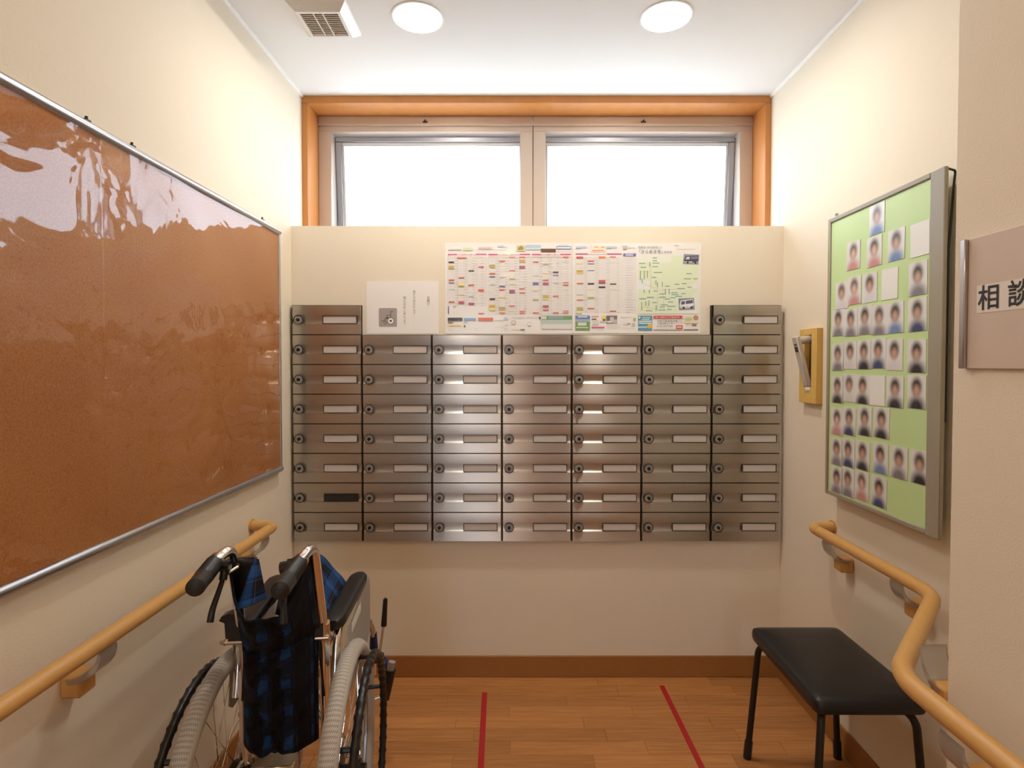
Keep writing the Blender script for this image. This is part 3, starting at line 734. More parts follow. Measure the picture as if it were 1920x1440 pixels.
for x, y, h_ in [(1070, 360, 60), (1150, 590, 60), (1170, 620, 60), (1232, 612, 60), (970, 870, 110), (1020, 860, 60), (1062, 850, 70), (1156, 910, 70), (950, 470, 120), (1000, 470, 110), (1040, 470, 90), (974, 570, 60), (1000, 710, 44), (1066, 712, 44), (1270, 700, 60), (1320, 700, 70)]:
    pr(x, y, 13, h_, gm)
# two vehicle pictures, slightly turned on the map
def car(cx, cy, w_, h_, rot, van):
    def T(pts): return [(cx + (x * cos(rot) - y * sin(rot)) * w_ - ox, cy + (x * sin(rot) + y * cos(rot)) * h_ - oy) for x, y in pts]
    p.poly(T([(-.5, -.5), (.5, -.5), (.5, .5), (-.5, .5)]), (0.34, 0.34, 0.40) if not van else (0.25, 0.26, 0.33))
    body = (0.06, 0.06, 0.10) if not van else (0.78, 0.78, 0.82)
    p.poly(T([(-.45, .1), (-.36, -.32), (.42, -.42), (.47, .12), (.1, .34), (-.42, .34)]), body)
    p.poly(T([(-.30, -.24), (-.10, -.27), (-.10, 0), (-.36, .04)]), (0.55, 0.57, 0.66) if not van else (0.10, 0.10, 0.16))
    p.poly(T([(-.04, -.28), (.40, -.34), (.42, -.06), (-.04, 0)]), (0.20, 0.20, 0.27) if not van else (0.12, 0.12, 0.2))
    p.poly(T([(-.42, .22), (.12, .20), (.10, .30), (-.42, .30)]), (0.70, 0.70, 0.74) if not van else (0.5, 0.5, 0.55))
    for qx in (-.2, .3): p.poly(T([(qx + .07 * cos(a * pi / 5), .32 + .11 * sin(a * pi / 5)) for a in range(10)]), (0.03, 0.03, 0.04))
car(1605, 325, 200, 130, 0.06, False); car(1550, 895, 200, 150, -0.05, True)
p.text('柏原市 市内循環バス', 924 - ox, 184 - oy, 34, (0.30, 0.28, 0.30)); p.text('「きらめき号」', 908 - ox, 246 - oy, 52, (0.06, 0.22, 0.16)); p.text('時刻表', 1254 - ox, 248 - oy, 36, (0.30, 0.28, 0.28))
pr(1390, 140, 50, 10, GRY); pr(1420, 190, 240, 6, PNK)
for x, y, w_, h_, c in [(126, 1042, 188, 190, (0.18, 0.36, 0.12)), (126, 1042, 188, 46, (0.14, 0.26, 0.56)), (126, 1088, 188, 34, (0.35, 0.45, 0.55)), (160, 1130, 110, 40, (0.70, 0.72, 0.72)), (140, 1190, 150, 10, (0.8, 0.84, 0.8)), (160, 1052, 120, 12, (0.85, 0.85, 0.85)),
        (334, 1048, 90, 8, RED), (336, 1082, 60, 12, BLK), (345, 1100, 80, 60, (0.70, 0.68, 0.67)), (480, 1080, 30, 40, BLK), (440, 1110, 70, 20, GRY), (336, 1184, 164, 16, MAG), (340, 1216, 150, 5, GRY),
        (522, 1042, 140, 100, (0.20, 0.17, 0.20)), (570, 1060, 50, 70, (0.70, 0.55, 0.50)), (610, 1090, 50, 50, (0.55, 0.48, 0.58)), (530, 1110, 60, 24, (0.75, 0.72, 0.74)), (525, 1160, 160, 5, GRY), (525, 1190, 180, 5, GRY), (710, 1060, 150, 5, GRY), (740, 1150, 70, 8, GRY), (790, 1136, 40, 18, (0.4, 0.38, 0.36)), (850, 1140, 40, 40, (0.62, 0.55, 0.45)), (735, 1200, 150, 5, GRY), (870, 1070, 30, 40, GRN),
        (930, 1042, 182, 192, (0.10, 0.32, 0.44)), (940, 1108, 164, 14, (0.8, 0.84, 0.86)), (940, 1132, 164, 14, (0.8, 0.84, 0.86)), (930, 1182, 120, 16, (0.62, 0.74, 0.78)), (975, 1088, 100, 10, (0.75, 0.8, 0.82)), (985, 1062, 100, 12, (0.55, 0.68, 0.74)),
        (1126, 1042, 380, 40, (0.62, 0.08, 0.07)), (1418, 1166, 84, 50, (0.66, 0.10, 0.09)), (1430, 1180, 60, 20, (0.82, 0.6, 0.56)), (1130, 1216, 374, 16, (0.45, 0.40, 0.40)), (1420, 1100, 80, 4, GRY), (1420, 1116, 80, 4, GRY), (1420, 1132, 80, 4, GRY),
        (1514, 1042, 186, 96, (0.80, 0.72, 0.62)), (1516, 1216, 184, 14, (0.28, 0.20, 0.17)), (1620, 1150, 60, 24, (0.32, 0.20, 0.12))]:
    pr(x, y, w_, h_, c)
p.disc(492 - ox, 1064 - oy, 28, 26, (0.85, 0.74, 0.12)); p.disc(1082 - ox, 1176 - oy, 32, 30, (0.85, 0.48, 0.12)); p.disc(1575 - ox, 1090 - oy, 50, 26, (0.55, 0.66, 0.30)); p.disc(1670 - ox, 1070 - oy, 34, 34, (0.50, 0.30, 0.18)); p.disc(950 - ox, 1068 - oy, 12, 14, (0.8, 0.86, 0.88))
p.text('八尾・柏原市での不動産売却、購入は', 1136 - ox, 1074 - oy, 25, (0.86, 0.78, 0.74), align='LEFT')
p.text('住友不動産販売㈱', 1172 - ox, 1124 - oy, 33, (0.10, 0.08, 0.08)); p.text('八尾営業センター', 1172 - ox, 1154 - oy, 29, (0.12, 0.1, 0.1)); p.text('0120-307-000', 1170 - ox, 1190 - oy, 36, (0.26, 0.22, 0.22)); p.text('サシャ', 1540 - ox, 1172 - oy, 34, (0.40, 0.16, 0.08))
p.done(r)

# ------------------------------------------------------------------ left cork board
BY0, BY1, BZ0, BZ1 = 0.313, 2.113, 0.884, 1.774
cb = thing('cork_board', 'large orange cork board under glossy clear film in an aluminium frame', 'board', (XL, (BY0 + BY1) / 2, BZ0))
L = BY1 - BY0; HB = BZ1 - BZ0
for s in (-1, 1):
    y0, y1 = (-L / 2, -0.0001) if s < 0 else (0.0001, L / 2)
    MB().box(0.004, 0.014, y0 + 0.006 if s < 0 else y0, y1 - 0.006 if s > 0 else y1, 0.006, HB - 0.006).build('cork_panel', M['cork'], cb, smooth=False)
    rf = random.Random(11 if s > 0 else 5)
    ph = [(rf.uniform(2, 9), rf.uniform(1, 6), rf.uniform(0, 6.28), rf.uniform(0.00020, 0.0008)) for _ in range(9)]
    def film(a, b_, y0=y0, y1=y1, ph=ph):
        y = (y0 - 0.002) + a * (y1 - y0 - 0.006) if s > 0 else y0 + 0.008 + a * (y1 - y0 - 0.008); z = 0.008 + b_ * (HB - 0.016)
        x = 0.0175 + sum(A * sin(ky * y * 3.1 + kz * z * 3.1 + p0) for ky, kz, p0, A in ph)
        return (x, y, z)
    MB().sheet(film, 60, 60).build('plastic_film', M['film'], cb, fixn=False)
def railprof(mb, a, b_):
    mb.tube([a, b_], 0.012, 16, flat=1.0); return mb
for nm, a, b_ in (('frame_rail', (0.014, -L / 2, 0), (0.014, L / 2, 0)), ('frame_rail', (0.014, -L / 2, HB), (0.014, L / 2, HB)), ('frame_rail', (0.014, -L / 2, 0), (0.014, -L / 2, HB)), ('frame_rail', (0.014, L / 2, 0), (0.014, L / 2, HB))):
    d = Vector(b_) - Vector(a); vert = abs(d.z) > 0.1
    mb = MB(); rr = 0.0115 if not vert else 0.006
    mb.tube([a, b_], rr, 18)
    mb.build(nm, M['alu'], cb)
for k in (-1, 1):
    for z in (0, HB):
        MB().box(0.004, 0.024, k * L / 2 - 0.010, k * L / 2 + 0.008, z - 0.011, z + 0.011, 0.006).build('frame_corner', M['alu'], cb)
for y in (1.18, 1.318, 1.985):
    MB().box(0.006, 0.016, y - 1.213 - 0.008, y - 1.213 + 0.008, HB + 0.010, HB + 0.016, 0.001).tube([(0.011, y - 1.213, HB + 0.012), (0.011, y - 1.213, HB + 0.022)], 0.003, 8).build('hanging_stud', M['blacksteel'], cb)

# ------------------------------------------------------------------ handrails
def bracket(par, base, out, reach):
    """base block on the wall at 'base' (world), arm reaching outwards along 'out' by 'reach' up to the rail underside"""
    bx, by, bz = base; o = Vector(out); side = Vector((-o.y, o.x, 0))
    def W(a, b_, c): return Vector(base) + o * a + side * b_ + Vector((0, 0, c))
    mb = MB(); q = MB().box(0, 0.042, -0.023, 0.023, -0.024, 0.022, 0.005); mb.add([W(*v) for v in q.v], q.f)
    br = mb.build('bracket_base', M['railblock'], par)
    arm = MB(); n = 10
    pts = []
    for k in range(n + 1):
        t = k / n; a = t * pi / 2
        pts.append((0.014 + (reach - 0.014) * sin(a), 0.012 + 0.052 * (1 - cos(a)) + 0.006 * t))
    prof = [(x, z + 0.004) for x, z in pts] + [(x + 0.004, z - 0.007) for x, z in reversed(pts)]
    q = MB().prism([(x, z) for x, z in prof], -0.024, 0.024, 'Y')
    arm.add([W(*v) for v in q.v], q.f); arm.build('bracket_arm', M['clear'], br)
    return br
RR = 0.0172; RZ = 0.726
lh = thing('handrail', 'round oak handrail along the left wall below the cork board', 'handrail')
lp = fillet([(XL, 1.905, RZ), (-0.83, 1.905, RZ), (-0.83, -0.6, RZ), (XL, -0.6, RZ)], 0.035, 8)
MB().tube(lp, RR, 20).build('rail', M['rail'], lh)
MB().tube([(-0.83, 1.862, RZ), (-0.83, 1.858, RZ)], RR + 0.0007, 20).build('elbow_joint', M['railblock'], lh)
MB().tube([(XL, 1.905, RZ), (XL + 0.004, 1.905, RZ)], RR + 0.005, 20).build('wall_flange', M['railblock'], lh)
for y in (1.83, 1.12, 0.38): bracket(lh, (XL, y, 0.637), (1, 0, 0), 0.08)
rh = thing('handrail', 'round oak handrail on the right, bending round the wall corner beside the stool', 'handrail')
rp = fillet([(XR, 1.89, RZ), (0.997, 1.89, RZ), (0.997, 1.325, RZ), (0.678, 0.985, RZ), (0.678, -0.8, RZ), (XN, -0.8, RZ)], 0.055, 10)
MB().tube(rp, RR, 20).build('rail', M['rail'], rh)
MB().tube([(0.997, 1.838, RZ), (0.997, 1.834, RZ)], RR + 0.0007, 20).build('elbow_joint', M['railblock'], rh)
MB().tube([(XR, 1.89, RZ), (XR - 0.004, 1.89, RZ)], RR + 0.005, 20).build('wall_flange', M['railblock'], rh)
for y in (1.79, 1.458): bracket(rh, (XR, y, 0.637), (-1, 0, 0), 0.075)
for y in (0.86, 0.2): bracket(rh, (XN, y, 0.622), (-1, 0, 0), 0.072)
bracket(rh, (0.770, YN, 0.688), (0, 1, 0), 0.060)

# ------------------------------------------------------------------ photo board on the right wall
PY0, PY1, PZ0, PZ1, PXF = 1.360, 1.868, 0.848, 1.757, 1.030
pb = thing('photo_board', 'tall green bulletin board of portrait photos in a khaki frame', 'board', (XR, (PY0 + PY1) / 2, PZ0))
def B(x0, x1, y0, y1, z0, z1, c=0.002): return MB().box(x0 - XR, x1 - XR, y0 - (PY0 + PY1) / 2, y1 - (PY0 + PY1) / 2, z0 - PZ0, z1 - PZ0, c)
B(1.035, 1.0405, PY0 + 0.004, PY1 - 0.004, PZ0 + 0.004, PZ1 - 0.004, 0).build('backing_panel', M['greenfelt'], pb, smooth=False)
B(PXF, 1.041, PY0, PY0 + 0.048, PZ0, PZ1).build('frame_rail', M['boardframe'], pb)
B(PXF, 1.041, PY1 - 0.014, PY1, PZ0, PZ1).build('frame_rail', M['boardframe'], pb)
B(PXF, 1.041, PY0 + 0.048, PY1 - 0.014, PZ0, PZ0 + 0.014).build('frame_rail', M['boardframe'], pb)
B(PXF, 1.041, PY0 + 0.048, PY1 - 0.014, PZ1 - 0.014, PZ1).build('frame_rail', M['boardframe'], pb)
cy_ = (PY0 + PY1) / 2
for y in (PY0 + 0.09, PY1 - 0.06):
    for z in (PZ0 + 0.08, PZ1 - 0.08): B(1.0405, XR - 0.0005, y - 0.012, y + 0.012, z - 0.012, z + 0.012).build('wall_standoff', M['blacksteel'], pb)
MB().tube(fillet([(1.036 - XR, PY0 - cy_ + 0.004, PZ1 - PZ0 - 0.004), (-0.004, PY0 - cy_ + 0.016, PZ1 - PZ0 - 0.006), (-0.008, PY0 - cy_ + 0.014, PZ1 - PZ0 - 0.03), (1.044 - XR, PY0 - cy_ + 0.002, PZ1 - PZ0 - 0.20), (1.044 - XR, PY0 - cy_ + 0.004, PZ1 - PZ0 - 0.62)], 0.006, 3), 0.0028, 8).build('hanging_cord', M['blacksteel'], pb)
MB().tube([(-0.03, 1.84 - cy_, PZ1 - PZ0 - 0.004), (-0.03, 1.84 - cy_, PZ1 - PZ0 + 0.014)], 0.004, 8).lathe([(0.007, 0), (0.007, 0.004)], (-0.03, 1.84 - cy_, PZ1 - PZ0 + 0.008), 'Z', 10).build('hanging_stud', M['alu'], pb)
# portrait cards
hairs = [(0.03, 0.022, 0.02), (0.05, 0.032, 0.026), (0.12, 0.08, 0.06)]
clothes = {'dark': (0.035, 0.03, 0.04), 'grey': (0.22, 0.20, 0.23), 'blue': (0.16, 0.24, 0.46), 'white': (0.66, 0.64, 0.66), 'pink': (0.55, 0.26, 0.26), 'navy': (0.05, 0.06, 0.16)}
PMAT = {}
for i, (cn, cc) in enumerate(clothes.items()):
    for j, hc in enumerate(hairs):
        PMAT[(cn, j)] = portrait_mat('portrait_print', hc, (0.56, 0.34, 0.26) if cn != 'pink' else (0.70, 0.42, 0.34), cc, (0.74, 0.73, 0.72))
M['blankcard'] = plain('blank_card', (0.80, 0.79, 0.76), 0.5)
CARDS = [[(1.62, 1.696, 'blue', 2)],
 [(1.731, 1.613, 'pink', 2), (1.63, 1.605, 'pink', 1), (1.536, 1.605, 'blue', 1), (1.446, 1.60, None, 0)],
 [(1.791, 1.497, 'white', 2), (1.724, 1.505, 'pink', 2), (1.649, 1.503, 'white', 1), (1.561, 1.502, None, 0), (1.451, 1.50, 'grey', 0)],
 [(1.808, 1.413, 'grey', 0), (1.74, 1.408, 'grey', 1), (1.67, 1.41, 'grey', 0), (1.604, 1.406, 'grey', 1), (1.536, 1.407, 'blue', 0), (1.451, 1.407, 'navy', 0)],
 [(1.808, 1.301, 'grey', 1), (1.742, 1.307, 'white', 0), (1.672, 1.307, 'dark', 0), (1.606, 1.31, 'navy', 0), (1.537, 1.305, 'white', 1), (1.451, 1.30, 'dark', 0)],
 [(1.808, 1.197, 'dark', 1), (1.744, 1.205, 'white', 2), (1.676, 1.203, 'dark', 1), (1.608, 1.203, None, 0), (1.532, 1.203, 'dark', 1), (1.449, 1.207, 'dark', 0)],
 [(1.808, 1.093, 'pink', 1), (1.742, 1.101, 'navy', 0), (1.664, 1.109, 'dark', 1), (1.587, 1.112, 'dark', 0)],
 [(1.808, 0.995, 'grey', 1), (1.745, 1.001, 'navy', 0), (1.672, 1.005, 'dark', 1), (1.590, 1.01, 'blue', 0), (1.512, 1.012, 'grey', 1), (1.434, 1.014, 'dark', 1)],
 [(1.806, 0.902, 'grey', 0), (1.745, 0.909, 'grey', 1), (1.674, 0.914, 'pink', 2), (1.594, 0.914, 'navy', 0)]]
def card_mesh(w_, h_, mat):
    mb = MB().box(-0.0012, 0.0, -w_ / 2, w_ / 2, -h_ / 2, h_ / 2)
    return mb.build('portrait_photo', mat, None, smooth=False, uvpos=lambda co: (0.5 - co.y / w_, 0.5 + co.z / h_))
meshes = {}
for ri, row in enumerate(CARDS):
    for ci, (y, z, cn, hj) in enumerate(row):
        key = (cn, hj)
        if key not in meshes:
            o = card_mesh(0.068, 0.086, M['blankcard'] if cn is None else PMAT[key]); meshes[key] = o.data
        else:
            o = bpy.data.objects.new('portrait_photo', meshes[key]); C.objects.link(o)
        if cn is None: o.name = 'blank_card'
        o.location = (1.0348, y, z); o.rotation_euler = (random.uniform(-0.02, 0.02), 0, 0)
        pos = ('only card' if len(row) == 1 else 'leftmost' if ci == 0 else 'rightmost' if ci == len(row) - 1 else ORD[ci] + ' from the left')
        rowname = ('topmost row' if ri == 0 else 'lowest row' if ri == 8 else ORD[ri] + ' row')
        what = 'blank white card' if cn is None else 'portrait photo of person in %s' % {'dark': 'black', 'grey': 'grey', 'blue': 'blue', 'white': 'white', 'pink': 'pink', 'navy': 'navy'}[cn]
        tag(o, '%s, %s in %s of green board' % (what, pos, rowname) if len(row) > 1 else '%s, alone in the topmost row of the green board' % what, 'photo' if cn else 'card', 'portrait cards on the green board')

# ------------------------------------------------------------------ yellow plate with hinged lever
fy, fz = 2.026, 1.274
wl = thing('wall_lever', 'yellow wall plate with a grey hinged lever tilted out of its slot', 'wall device', (XR, fy, fz - 0.136))
pl = MB()
W2, H2 = 0.060, 0.268
# plate with a slot: four bars plus a back, all in one plate
for b in ((-W2, -0.024, 0, H2), (0.024, W2, 0, H2), (-0.024, 0.024, 0, 0.058), (-0.024, 0.024, H2 - 0.022, H2)): pl.box(-0.022, -0.0005, b[0], b[1], b[2], b[3], 0.0005)
pl.build('plate', M['yellow'], wl)
MB().box(-0.004, -0.0003, -0.024, 0.024, 0.058, H2 - 0.022).build('slot_back', M['recess'], wl, smooth=False)
lv = MB(); a = Vector((-0.021, 0, 0.062)); b_ = Vector((-0.066, 0, 0.240))
d = (b_ - a).normalized(); nrm = Vector((-d.z, 0, d.x))
q = MB().box(-0.018, 0.018, -0.008, 0.008, 0.0, (b_ - a).length, 0.003)
lv.add([a + Vector((0, 1, 0)) * v[0] + nrm * v[1] + d * v[2] for v in q.v], q.f); lvo = lv.build('lever', M['levergrey'], wl)
tip = MB(); q = MB().box(-0.018, 0.018, -0.009, 0.009, -0.024, -0.001, 0.007); tip.add([a + Vector((0, 1, 0)) * v[0] + nrm * v[1] + d * v[2] for v in q.v], q.f); tip.build('lever_tip', M['white'], lvo)
mk = MB()
for z0, z1, wd in ((0.128, 0.148, 0.010), (0.153, 0.158, 0.009)):
    q = MB().box(-wd, wd, 0.0078, 0.0092, z0, z1, 0.0003); mk.add([a + Vector((0, 1, 0)) * v[0] + nrm * v[1] + d * v[2] for v in q.v], q.f)
mk.build('lever_window', M['blackplastic'], lvo)
MB().tube([(-0.010, 0, 0.232), (-0.060, 0, 0.224)], 0.014, 16).build('hinge_roller', M['levergrey'], wl)

# ------------------------------------------------------------------ room sign on the nearer right wall
sg = thing('room_sign', 'pinkish room sign lettered in black with a silver left edge', 'sign', (XN, 0.80, 1.272))
MB().box(-0.006, -0.0004, -0.46, 0.128, 0, 0.213, 0.001).build('sign_panel', M['signboard'], sg)
MB().box(-0.012, -0.0004, 0.128, 0.1385, 0.0, 0.213, 0.0012).build('edge_strip', M['alu'], sg)
MB().box(-0.0066, -0.0058, -0.11, 0.1090, 0.0895, 0.1340).build('label_strip', M['label'], sg, smooth=False)
tm = MB(); text_mesh(tm, '相', (-0.0067, 0.1065, 0.0975), 0.042, (0, -1, 0), (0, 0, 1), (-1, 0, 0), 0.0003, bold=0.0006); text_mesh(tm, '談', (-0.0067, 0.0520, 0.0975), 0.042, (0, -1, 0), (0, 0, 1), (-1, 0, 0), 0.0003, bold=0.0006)
tm.build('lettering', M['ink'], sg, smooth=False, fixn=False)

# ------------------------------------------------------------------ ceiling: vent and downlights
cv = thing('ceiling_vent', 'white square ceiling vent with a slatted grille near the left wall', 'vent', (-0.625, 1.845, H))
hw, hi, dp = 0.092, 0.060, 0.030
def ringq(mb, h0, z0, h1, z1):
    a = [(-h0, -h0, z0), (h0, -h0, z0), (h0, h0, z0), (-h0, h0, z0)]; b_ = [(-h1, -h1, z1), (h1, -h1, z1), (h1, h1, z1), (-h1, h1, z1)]
    mb.add(a + b_, [(k, (k + 1) % 4, 4 + (k + 1) % 4, 4 + k) for k in range(4)])
mb = MB(); ringq(mb, hw, -0.0005, hw, -0.010); ringq(mb, hw, -0.010, hi + 0.010, -dp); ringq(mb, hi + 0.010, -dp, hi, -dp); ringq(mb, hi, -dp, hi, -0.012); mb.build('cover', M['white'], cv, smooth=False, fixn=False, solid=0.0012)
MB().box(-hi, hi, -hi, hi, -0.014, -0.010).build('grille_back', M['ventdark'], cv, smooth=False)
sl = None
for k in range(12):
    o = MB().box(-hi, hi, -0.0012, 0.0012, -0.0035, 0.0035).build('slat', M['beigeplastic'], cv, smooth=False) if sl is None else sl.copy()
    if sl is None: sl = o
    else: C.objects.link(o)
    o.location = (0, -hi + (k + 0.5) * 2 * hi / 12, -dp + 0.004); o.rotation_euler = (-0.7, 0, 0)
for x in (-0.018, 0.012): MB().box(x - 0.0015, x + 0.0015, -hi, hi, -dp - 0.0005, -dp + 0.006).build('grille_bar', M['white'], cv, smooth=False)
def downlight(x, y, label, mat, group=None):
    t = thing('ceiling_downlight', label, 'light', (x, y, H), 0, group)
    MB().lathe([(0.086, -0.0004), (0.0855, -0.002), (0.080, -0.003), (0.077, -0.002), (0.077, -0.0004)], (0, 0, 0), 'Z', 40).build('trim_ring', M['white'], t)
    MB().lathe([(0.0795, -0.0010), (0.0795, -0.0028), (0.060, -0.0034), (0.03, -0.0038), (0.004, -0.004)], (0, 0, 0), 'Z', 40).build('diffuser', mat, t)
    if mat is M['lamp']: MB().lathe([(0.029, -0.0030), (0.029, -0.0046), (0.02, -0.0052), (0.003, -0.0054)], (0, 0, 0), 'Z', 28).build('led_core', M['ledcore'], t)
downlight(*LAMPS[0], 'round ceiling downlight on the left, beside the square vent', M['lamp'])
downlight(*LAMPS[1], 'round ceiling downlight on the right, away from the vent', M['lamp'])
for (x, y), q in zip(HALL_LAMPS, ('nearest the mailbox alcove', 'midway along the corridor', 'nearest the brown door')): downlight(x, y, 'round corridor downlight ' + q, M['halllamp'], 'corridor downlights')

# ------------------------------------------------------------------ red tape lines on the floor
def tape(label, a, b_, wd):
    a, b_ = Vector((*a, 0)), Vector((*b_, 0)); d = (b_ - a).normalized(); n = Vector((-d.y, d.x, 0)) * wd / 2
    vs = [a - n, b_ - n, b_ + n, a + n]
    tag(MB().add([(*v.xy, 0.0002) for v in vs] + [(*v.xy, 0.0008) for v in vs], [(0, 1, 2, 3), (4, 5, 6, 7), (0, 1, 5, 4), (1, 2, 6, 5), (2, 3, 7, 6), (3, 0, 4, 7)]).build('floor_tape', M['redtape'], smooth=False), label, 'tape', 'red tape lines on the floor')
tape('straight red tape line on the floor, nearer the wheelchair', (-0.127, 2.152), (-0.098, 1.10), 0.020)
tape('slanting red tape line on the floor, nearer the stool', (0.574, 2.200), (0.60, 1.10), 0.020)

# ------------------------------------------------------------------ stool
st = thing('stool', 'black padded stool with thin black tube legs under the right handrail', 'stool', (0.893, 1.588, 0))
SW, SD, SH = 0.142, 0.204, 0.436
mb = MB()
def superr(a, b_, n_, k):
    t = 2 * pi * k / n_; c, s = cos(t), sin(t); e = 2 / 20.0
    return (a * math.copysign(abs(c) ** e, c), b_ * math.copysign(abs(s) ** e, s))
prof = [(0.93, SH - 0.040), (0.985, SH - 0.038), (1.0, SH - 0.030), (1.0, SH - 0.018), (0.985, SH - 0.008), (0.95, SH - 0.003), (0.85, SH + 0.001), (0.6, SH + 0.004), (0.25, SH + 0.005)]
nn = 72; vs = []; fs = []
for k, z in prof: vs += [(*[c * 1 for c in superr(SW * k if k > 0.9 else SW * k, SD * k, nn, i)], z) for i in range(nn)]
for j in range(len(prof) - 1):
    for i in range(nn): fs.append((j * nn + i, j * nn + (i + 1) % nn, (j + 1) * nn + (i + 1) % nn, (j + 1) * nn + i))
fs.append(tuple(range(nn))); fs.append(tuple((len(prof) - 1) * nn + i for i in range(nn)))
mb.add(vs, fs).build('seat_pad', M['vinyl'], st)
MB().box(-SW + 0.02, SW - 0.02, -SD + 0.02, SD - 0.02, SH - 0.043, SH - 0.030, 0.002).build('seat_board', M['blacksteel'], st)
for sx in (-1, 1):
    for sy in (-1, 1):
        top = (sx * (SW - 0.060), sy * (SD - 0.09), SH - 0.050); kn = (sx * (SW - 0.022), sy * (SD - 0.020), SH - 0.051); ft = (sx * (SW + 0.004), sy * (SD - 0.002), 0.012)
        lg = MB().tube(fillet([top, kn, ft], 0.038, 8), 0.0098, 14).build('leg', M['blacksteel'], st)
        dv = (Vector(kn) - Vector(ft)).normalized()
        MB().tube([Vector(ft) - dv * 0.011, Vector(ft) + dv * 0.045], 0.0125, 14).build('rubber_foot', M['blackrubber'], lg)
    MB().tube([(sx * (SW - 0.060), -SD + 0.09, SH - 0.050), (sx * (SW - 0.060), SD - 0.09, SH - 0.050)], 0.0098, 12).build('side_tube', M['blacksteel'], st)

# ------------------------------------------------------------------ folded wheelchair (v right, u forward, z up)
wc = thing('wheelchair', 'folded wheelchair with navy plaid cloth and grey tyres beside the left wall', 'wheelchair', (-0.5475, 1.31, 0), radians(6))
WR, WV = 0.295, 0.143
def circle(c, r, n, ax=0):
    return [(c[0], c[1] + r * cos(2 * pi * k / n), c[2] + r * sin(2 * pi * k / n)) for k in range(n)]
spoke_mesh = None
for sd in (-1, 1):
    v = sd * WV; c = (v, 0, WR)
    wh = MB()
    # metal rim: flat hoop with a slight lip
    n = 72; prof = [(0.262, -0.011), (0.266, -0.011), (0.262, -0.006), (0.254, 0.0), (0.262, 0.006), (0.266, 0.011), (0.262, 0.011), (0.252, 0.003), (0.252, -0.003)]
    vs = [(v + h, r_ * cos(2 * pi * k / n), WR + r_ * sin(2 * pi * k / n)) for k in range(n) for r_, h in prof]
    m_ = len(prof); wh.add(vs, [(k * m_ + j, k * m_ + (j + 1) % m_, ((k + 1) % n) * m_ + (j + 1) % m_, ((k + 1) % n) * m_ + j) for k in range(n) for j in range(m_)])
    wheel = wh.build('rear_wheel', M['alu'], wc)
    ty = MB().tube(circle(c, WR - 0.0205, 96), 0.0212, 24, closed=True, up=(0, -1, 0))
    ty.build('tyre', M['tyre'], wheel)
    hv = v + sd * 0.048
    ncirc = 216
    MB().tube(circle((hv, 0, WR), 0.258, ncirc), 0.0095, 10, closed=True, rf=lambda t: 0.0092 + 0.0022 * max(0, sin(2 * pi * t * 54))).build('hand_rim', M['blackplastic'], wheel)
    for k in range(6):
        a = 2 * pi * (k + 0.25) / 6
        MB().tube([(v + sd * 0.005, 0.255 * cos(a), WR + 0.255 * sin(a)), (hv, 0.258 * cos(a), WR + 0.258 * sin(a))], 0.006, 8).build('rim_stay', M['blackplastic'], wheel)
    MB().tube([(v - sd * 0.055, 0, WR), (v + sd * 0.040, 0, WR)], 0.020, 20).tube([(v - sd * 0.058, 0, WR), (v - sd * 0.018, 0, WR)], 0.046, 24).tube([(v + sd * 0.022, 0, WR), (v + sd * 0.028, 0, WR)], 0.030, 20).build('hub', M['blackplastic'], wheel)
    for k in range(28):
        a0 = 2 * pi * k / 28; fl = 1 if k % 2 else -1
        a1 = a0 + (1.25 if (k // 2) % 2 else -1.25)
        p0 = (v, 0.256 * cos(a0), WR + 0.256 * sin(a0)); p1 = (v + fl * 0.022, 0.030 * cos(a1), WR + 0.030 * sin(a1))
        MB().tube([p0, p1], 0.0011, 6).build('spoke', M['chrome'], wheel)
    MB().box(v - 0.010, v + 0.010, -0.04, -0.005, WR + 0.205, WR + 0.235, 0.003).build('reflector', M['blackplastic'], wheel).location = (0, -0.19, -0.06)
